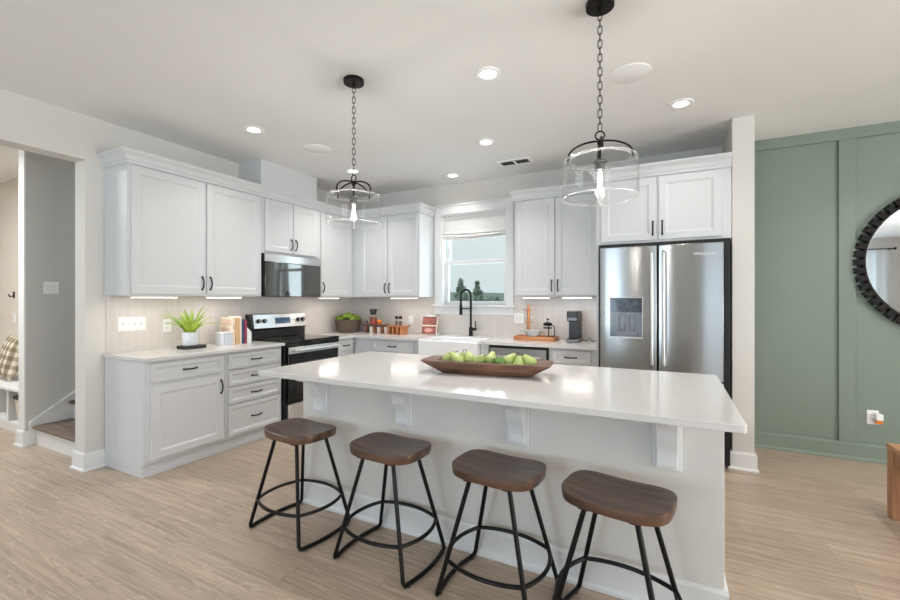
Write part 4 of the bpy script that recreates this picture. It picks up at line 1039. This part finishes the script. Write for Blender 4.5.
book('thin magenta book against the white wedge bookend', 2.823, 2.847, -3.95, -3.77, .232, M['magbook'])

# ------------------------------------------------------------------ corner and sink worktop
t = thing('moss_planter', 'brown bowl planter heaped with green moss in the worktop corner', 'plant', (-3.86, 4.46, CT))
px_, py_ = -3.86, 4.46
obj('planter', lathe([(.125, 0), (.14, .003), (.178, .165), (.182, .175), (.172, .175), (.166, .15), (0, .15)], 40, (px_, py_, CT)), M['basket'], t)
bm = bmesh.new(); random.seed(5)
for k in range(34):
    a = random.uniform(0, 2*PI); r = .145*math.sqrt(random.random()); z = CT+.158+.075*(1-(r/.16)**2); s = random.uniform(.03, .05)
    mt = Matrix.Translation((px_+r*math.cos(a), py_+r*math.sin(a), z)) @ Matrix.Diagonal((s, s, s*.8, 1))
    bmesh.ops.create_icosphere(bm, subdivisions=2, radius=1, matrix=mt)
for v in bm.verts: v.co += Vector((noise.noise(v.co*60), noise.noise(v.co*60+Vector((9, 0, 0))), noise.noise(v.co*60+Vector((0, 9, 0)))))*.007
obj('moss_mound', bm, M['moss'], t)
def riser(label, x0, x1, y0, y1, h, m, legs):
    t = thing('wood_riser', label, 'riser', ((x0+x1)/2, (y0+y1)/2, CT), 'small wooden risers on the worktop')
    obj('top', B((x0, x1, y0, y1, CT+h-.018, CT+h)), m, t, bevel=.004)
    for x in legs: obj('leg', B((x-.014, x+.014, y0+.015, y1-.015, CT, CT+h-.018)), m, t, bevel=.003)
    return t
riser('dark reddish wooden riser right of the moss planter, with a jar on top', -3.62, -3.30, 4.48, 4.64, .115, M['mahog'], (-3.585, -3.455, -3.335))
riser('lighter wooden riser left of the cookbook, with two shakers on top', -3.215, -2.96, 4.42, 4.60, .11, M['teak'], (-3.18, -3.12, -3.055, -2.995))
t = thing('spice_jar', 'glass jar of amber spices with a dark lid on the dark riser', 'jar', (-3.515, 4.56, CT+.115))
o_ = (-3.515, 4.56, CT+.115)
obj('contents', lathe([(0, .003), (.044, .003), (.046, .02), (.046, .085), (.034, .10), (0, .10)], 24, o_), M['jarfill'], t)
obj('wrap', lathe([(.048, .008), (.048, .036), (.0485, .036), (.0485, .008), (.048, .008)], 24, o_, cap=False), M['label'], t)
obj('glass_body', lathe([(.0, 0), (.047, 0), (.048, .08), (.036, .105), (.036, .13), (.034, .13), (.034, .104), (.0455, .079), (.045, .002), (0, .002)], 28, o_, cap=False), M['glass'], t)
obj('lid', lathe([(.038, .125), (.04, .128), (.04, .165), (.05, .17), (.05, .195), (.03, .2), (0, .2)], 24, o_), M['slate'], t)
for x, y, lab in ((-3.41, 4.55, 'small orange on the dark riser right of the spice jar'),):
    t = thing('orange', lab, 'fruit', (x, y, CT+.115))
    obj('fruit', lathe([(0, 0), (.015, .002), (.028, .014), (.033, .031), (.028, .049), (.014, .060), (.0, .058)], 20, (x, y, CT+.115)), M['orange'], t)
    obj('stem', T([(x, y, CT+.172), (x+.002, y, CT+.178)], .003, 6), M['stem'], t)
t = thing('glass_bottle', 'small grey glass bottle standing left of the dark riser', 'bottle', (-3.655, 4.60, CT))
obj('bottle', lathe([(0, .001), (.018, .001), (.02, .01), (.02, .09), (.009, .108), (.009, .135), (0, .135)], 18, (-3.655, 4.60, CT)), M['keurig2'], t)
obj('stopper', lathe([(.007, 0), (.011, .005), (.011, .015), (0, .018)], 14, (-3.655, 4.60, CT+.135)), M['stem'], t)
cups = [(-3.52, 4.53, 'pale cup under the dark riser, in its left opening'), (-3.395, 4.53, 'pale cup under the dark riser, in its right opening'), (-3.255, 4.50, 'pale cup standing between the two wooden risers')]
c0 = None
for x, y, lab in cups:
    if c0 is None:
        c0 = thing('cup', lab, 'cup', (0, 0, 0), 'pale cups by the wooden risers')
        local('cup', lathe([(0, .0), (.024, 0), (.028, .006), (.034, .082), (.031, .082), (.026, .01), (0, .008)], 24, cap=False), M['copper'], c0)
        local('cup_rim', lathe([(.0335, .078), (.0348, .081), (.0335, .084), (.031, .082), (.0335, .078)], 24, cap=False), M['pot'], c0); c0.location = (x, y, CT)
    else: dup(c0, (x, y, CT), 0, lab)
k0 = None
for x, y, lab in ((-3.115, 4.52, 'left glass shaker with a dark top on the lighter riser'), (-3.055, 4.52, 'right glass shaker with a dark top on the lighter riser')):
    if k0 is None:
        k0 = thing('glass_shaker', lab, 'shaker', (0, 0, 0), 'glass shakers on the lighter riser')
        local('glass_body', lathe([(0, 0), (.022, 0), (.024, .004), (.022, .085), (.020, .085), (.021, .006), (0, .004)], 20, cap=False), M['glass'], k0)
        local('spice', lathe([(0, .006), (.0205, .006), (.0195, .06), (0, .062)], 18), M['pepper'], k0)
        local('cap', lathe([(.023, .082), (.0235, .086), (.022, .11), (.012, .122), (0, .124)], 20), M['bronze'], k0); k0.location = (x, y, CT+.11)
    else: dup(k0, (x, y, CT+.11), 0, lab)
# cookbook on a stand
t = thing('cookbook', 'cookbook with red food photos standing on the worktop left of the sink', 'book', (-2.69, 4.64, CT))
cm = Matrix.Translation((-2.69, 4.60, CT+.006)) @ Matrix.Rotation(math.radians(4), 4, 'Z') @ Matrix.Rotation(math.radians(-13), 4, 'X') @ Matrix(((1, 0, 0, 0), (0, 0, -1, 0), (0, 1, 0, 0), (0, 0, 0, 1)))
cw, ch = .205, .225
R4 = lambda a, b, c, d: [(a, c), (b, c), (b, d), (a, d)]
obj('cover', prism(R4(-cw/2, cw/2, 0, ch), cm, .003, prism(R4(-cw/2, cw/2, 0, ch), cm @ Matrix.Translation((0, 0, -.022)), .003, prism(R4(-cw/2, -cw/2+.003, 0, ch), cm @ Matrix.Translation((0, 0, -.019)), .019))), M['creambook'], t)
obj('pages', prism(R4(-cw/2+.003, cw/2-.004, .003, ch-.003), cm @ Matrix.Translation((0, 0, -.019)), .019), M['paper'], t)
f1 = obj('upper_photo', prism(R4(-cw/2+.004, cw/2-.004, .118, ch-.003), cm @ Matrix.Translation((0, 0, .003)), .0006), M['darkprint'], t)
f2 = obj('lower_photo', prism(R4(-cw/2+.004, cw/2-.004, .003, .10), cm @ Matrix.Translation((0, 0, .003)), .0006), M['darkprint'], t)
ell = lambda cx, cy, a, b: [(cx+a*math.cos(2*PI*i/28), cy+b*math.sin(2*PI*i/28)) for i in range(28)]
obj('printed_dish', prism(ell(-.01, .17, .085, .040), cm @ Matrix.Translation((0, 0, .0036)), .0005), M['redprint'], f1)
obj('printed_dish', prism(ell(.0, .052, .095, .044), cm @ Matrix.Translation((0, 0, .0036)), .0005), M['redprint'], f2)
obj('printed_food', prism(ell(.0, .052, .06, .024), cm @ Matrix.Translation((0, 0, .0041)), .0005), M['palefood'], f2)
t = thing('book_stand', 'small white stand holding up the cookbook', 'stand', (-2.67, 4.68, CT))
obj('back_rest', prism(R4(-.05, .06, 0, .252), cm @ Matrix.Translation((0, 0, -.034)), .01), M['trim'], t, bevel=.002)
obj('foot', B((-2.73, -2.61, 4.655, 4.73, CT, CT+.010)), M['trim'], t, bevel=.002)

# tray with mug tree, bowl and french press
t = thing('serving_tray', 'tan wooden serving tray on the worktop right of the sink', 'tray', (-1.30, 4.53, CT))
tx0, tx1, ty0, ty1 = -1.515, -1.075, 4.42, 4.66
obj('base', B((tx0, tx1, ty0, ty1, CT, CT+.012)), M['teak'], t, bevel=.002)
for q in ((tx0, tx1, ty0, ty0+.014), (tx0, tx1, ty1-.014, ty1)): obj('side', B((*q, CT+.012, CT+.044)), M['teak'], t, bevel=.003)
for q in ((tx0, tx0+.014, ty0+.014, ty1-.014), (tx1-.014, tx1, ty0+.014, ty1-.014)): obj('end', B((*q, CT+.012, CT+.044)), M['teak'], t, bevel=.003)
TZ = CT+.012
mx_, my_ = -1.395, 4.585
t = thing('mug_tree', 'wooden mug tree on the tray, hung with clear glass mugs', 'mug tree', (mx_, my_, TZ))
obj('base', lathe([(.055, 0), (.06, .004), (.058, .014), (.02, .018), (0, .018)], 28, (mx_, my_, TZ)), M['teak'], t)
obj('post', T([(mx_, my_, TZ+.016), (mx_, my_, TZ+.20), (mx_, my_, TZ+.365)], .0145, 14, rads=[.0165, .0155, .013]), M['teak'], t)
pegs = [(200, .30), (20, .30), (215, .17), (-20, .17)]
for a, z in pegs:
    a = math.radians(a); d = Vector((math.cos(a), math.sin(a), 0)); p = Vector((mx_, my_, TZ+z))
    obj('peg', T([p, p+d*.055+Vector((0, 0, .018))], .005, 8), M['teak'], t)
g0 = None
glab = ['clear glass mug on the upper left peg of the mug tree', 'clear glass mug on the upper right peg of the mug tree', 'clear glass mug on the lower left peg of the mug tree', 'clear glass mug on the lower right peg of the mug tree']
for (a, z), lab in zip(pegs, glab):
    ar = math.radians(a); loc = Vector((mx_, my_, TZ+z))+Vector((math.cos(ar), math.sin(ar), 0))*.047+Vector((0, 0, -.050))
    if g0 is None:
        g0 = thing('glass_mug', lab, 'mug', (0, 0, 0), 'clear glass mugs on the mug tree')
        bm = lathe([(0, -.042), (.032, -.042), (.036, -.036), (.037, .042), (.0345, .042), (.033, -.034), (0, -.037)], 26, cap=False)
        bmesh.ops.rotate(bm, verts=bm.verts[:], cent=(0, 0, 0), matrix=Matrix.Rotation(math.radians(78), 3, 'Y')); bmesh.ops.translate(bm, verts=bm.verts[:], vec=(.012, 0, -.002))
        local('mug', bm, M['glass'], g0)
        local('handle', T([(.0, 0, .036), (-.014, 0, .062), (.012, 0, .068), (.03, 0, .038)], .004, 8), M['glass'], g0)
        g0.location = loc; g0.rotation_euler = (0, 0, ar)
    else: dup(g0, loc, ar, lab)
t = thing('speckled_bowl', 'white speckled bowl at the front of the tray', 'bowl', (-1.315, 4.485, TZ))
obj('bowl', lathe([(0, 0), (.035, 0), (.038, .006), (.075, .05), (.092, .096), (.088, .096), (.07, .052), (.033, .01), (0, .008)], 36, (-1.315, 4.495, TZ), cap=False), M['pattern'], t)
obj('foot_ring', lathe([(.03, 0), (.038, 0), (.038, .004), (.03, .004), (.03, 0)], 28, (-1.315, 4.495, TZ-.0), cap=False), M['pot'], t)
q0 = None
for x, y, z, lab in ((-1.46, 4.50, TZ, 'round slate coaster at the left end of the tray, lower of two'), (-1.458, 4.502, TZ+.0085, 'round slate coaster at the left end of the tray, upper of two')):
    if q0 is None:
        q0 = thing('coaster', lab, 'coaster', (0, 0, 0), 'slate coasters on the tray'); local('disc', lathe([(0, 0), (.038, 0), (.038, .008), (0, .008)], 24), M['slate'], q0); q0.location = (x, y, z)
    else: dup(q0, (x, y, z), 0, lab)
fp = (-1.165, 4.525, TZ)
t = thing('french_press', 'french press with a dark frame and lid at the right end of the tray', 'coffee press', fp)
obj('beaker', lathe([(0, .006), (.042, .006), (.044, .012), (.044, .15), (.042, .15), (.0415, .014), (0, .010)], 28, fp, cap=False), M['glass'], t)
obj('coffee', lathe([(0, .014), (.041, .014), (.041, .026), (0, .026)], 24, fp), M['coffee'], t)
obj('base_ring', lathe([(.0, 0), (.05, 0), (.05, .012), (.046, .014), (0, .006)], 28, fp), M['bronze'], t)
for z in (.118, .148): obj('band', lathe([(.0445, z), (.047, z), (.047, z+.012), (.0445, z+.012), (.0445, z)], 28, fp, cap=False), M['bronze'], t)
obj('lid', lathe([(.046, .156), (.048, .160), (.046, .175), (.02, .186), (0, .187)], 28, fp), M['bronze'], t)
obj('plunger', T([(fp[0], fp[1], TZ+.185), (fp[0], fp[1], TZ+.205)], .003, 8), M['steeldark'], t)
obj('knob', lathe([(0, .203), (.010, .206), (.013, .215), (.010, .224), (0, .227)], 16, fp), M['bronze'], t)
obj('handle', T([(fp[0]+.046, fp[1]-.01, TZ+.155), (fp[0]+.075, fp[1]-.016, TZ+.14), (fp[0]+.078, fp[1]-.017, TZ+.05), (fp[0]+.046, fp[1]-.01, TZ+.03)], .006, 8), M['bronze'], t)
obj('strap', T([(fp[0]+.02, fp[1]-.042, TZ+.012), (fp[0]+.02, fp[1]-.042, TZ+.15)], .006, 8), M['bronze'], t)
# coffee maker
kx, ky = -.885, 4.55
t = thing('coffee_maker', 'slim charcoal pod coffee maker on the worktop beside the refrigerator', 'coffee maker', (kx, ky, CT))
obj('base', B((kx-.06, kx+.06, ky-.16, ky+.12, CT, CT+.035)), M['keurig2'], t, bevel=.008)
obj('tower', B((kx-.056, kx+.056, ky-.04, ky+.12, CT+.035, CT+.30)), M['keurig'], t, bevel=.01)
hd = obj('brew_head', B((kx-.056, kx+.056, ky-.15, ky-.035, CT+.215, CT+.325)), M['keurig'], t, bevel=.014, seg=3)
obj('brew_handle', B((kx-.048, kx+.048, ky-.156, ky-.148, CT+.225, CT+.255)), M['keurig2'], hd, bevel=.003)
obj('lid', B((kx-.05, kx+.05, ky-.04, ky+.11, CT+.295, CT+.318)), M['blackplastic'], t, bevel=.008)
obj('drip_tray', B((kx-.05, kx+.05, ky-.155, ky-.05, CT+.035, CT+.042)), M['blackplastic'], t, bevel=.002)
obj('reservoir', B((kx+.058, kx+.085, ky-.02, ky+.11, CT+.02, CT+.24)), M['glass'], t, bevel=.006)
obj('power_cord', T([(kx+.06, ky+.10, CT+.02), (kx+.10, ky+.06, CT+.006), (kx+.14, ky+.09, CT+.03), (kx+.17, ky+.02, CT+.006), (kx+.20, ky+.06, CT+.012), (kx+.235, ky+.09, CT+.03), (kx+.24, ky+.19, CT+.12)], .0035, 8), M['slate'], t)

# ------------------------------------------------------------------ sage wall: mirror and bench
mc = Vector((1.975, BW, 1.665))
t = thing('round_mirror', 'round mirror with a black notched block frame on the sage wall', 'mirror', mc)
RM = Matrix.Translation(mc) @ Matrix.Rotation(PI/2, 4, 'X')       # lathe axis now points at the room (-Y)
def wallthe(prof, seg=64, cap=True):
    bm = lathe(prof, seg, cap=cap); bmesh.ops.transform(bm, matrix=RM, verts=bm.verts[:]); return bm
obj('backing', wallthe([(0, .002), (.57, .002), (.57, .016), (0, .016)]), M['black'], t)
obj('mirror_glass', wallthe([(0, .016), (.527, .016), (.525, .020), (0, .020)], 96), M['mirror'], t)
obj('inner_ring', wallthe([(.522, .016), (.545, .016), (.545, .040), (.530, .040), (.522, .022), (.522, .016)], 96, False), M['bronze'], t)
nb = 52
for k in range(nb):
    a = 2*PI*k/nb; c_, s_ = math.cos(a), math.sin(a); d = Vector((c_, 0, s_)); tg_ = Vector((-s_, 0, c_))
    bm = bmesh.new(); w = .024
    mm = Matrix((d, tg_, Vector((0, -1, 0)))).transposed().to_4x4(); mm.translation = mc
    prism([(.545, -w*.95), (.606, -w*1.05), (.606, -w*.2), (.590, -w*.1), (.590, w*.1), (.606, w*.2), (.606, w*1.05), (.545, w*.95)], mm @ Matrix.Translation((0, 0, .012)), .038, bm)
    obj('frame_block', bm, M['black'] if k % 2 else M['bronze'], t, bevel=.003)
t = thing('dining_bench', 'tan wooden bench with square legs at the right edge, by the sage wall', 'bench', (1.8, 3.76, 0))
nx0, nx1, ny0, ny1 = 1.205, 1.56, 2.25, 3.635
obj('seat', B((nx0, nx1, ny0, ny1, .420, .455)), M['oak'], t, bevel=.004)
for x, y in ((nx0+.003, ny0+.003), (nx1-.073, ny0+.003), (nx0+.003, ny1-.073), (nx1-.073, ny1-.073)): obj('leg', B((x, x+.07, y, y+.07, 0, .418)), M['oakz'], t, bevel=.004)
for y in (ny0+.015, ny1-.04): obj('apron', B((nx0+.073, nx1-.073, y, y+.025, .34, .418)), M['oak'], t, bevel=.002)
for x in (nx0+.015, nx1-.04): obj('apron', B((x, x+.025, ny0+.073, ny1-.073, .34, .418)), M['oak'], t, bevel=.002)
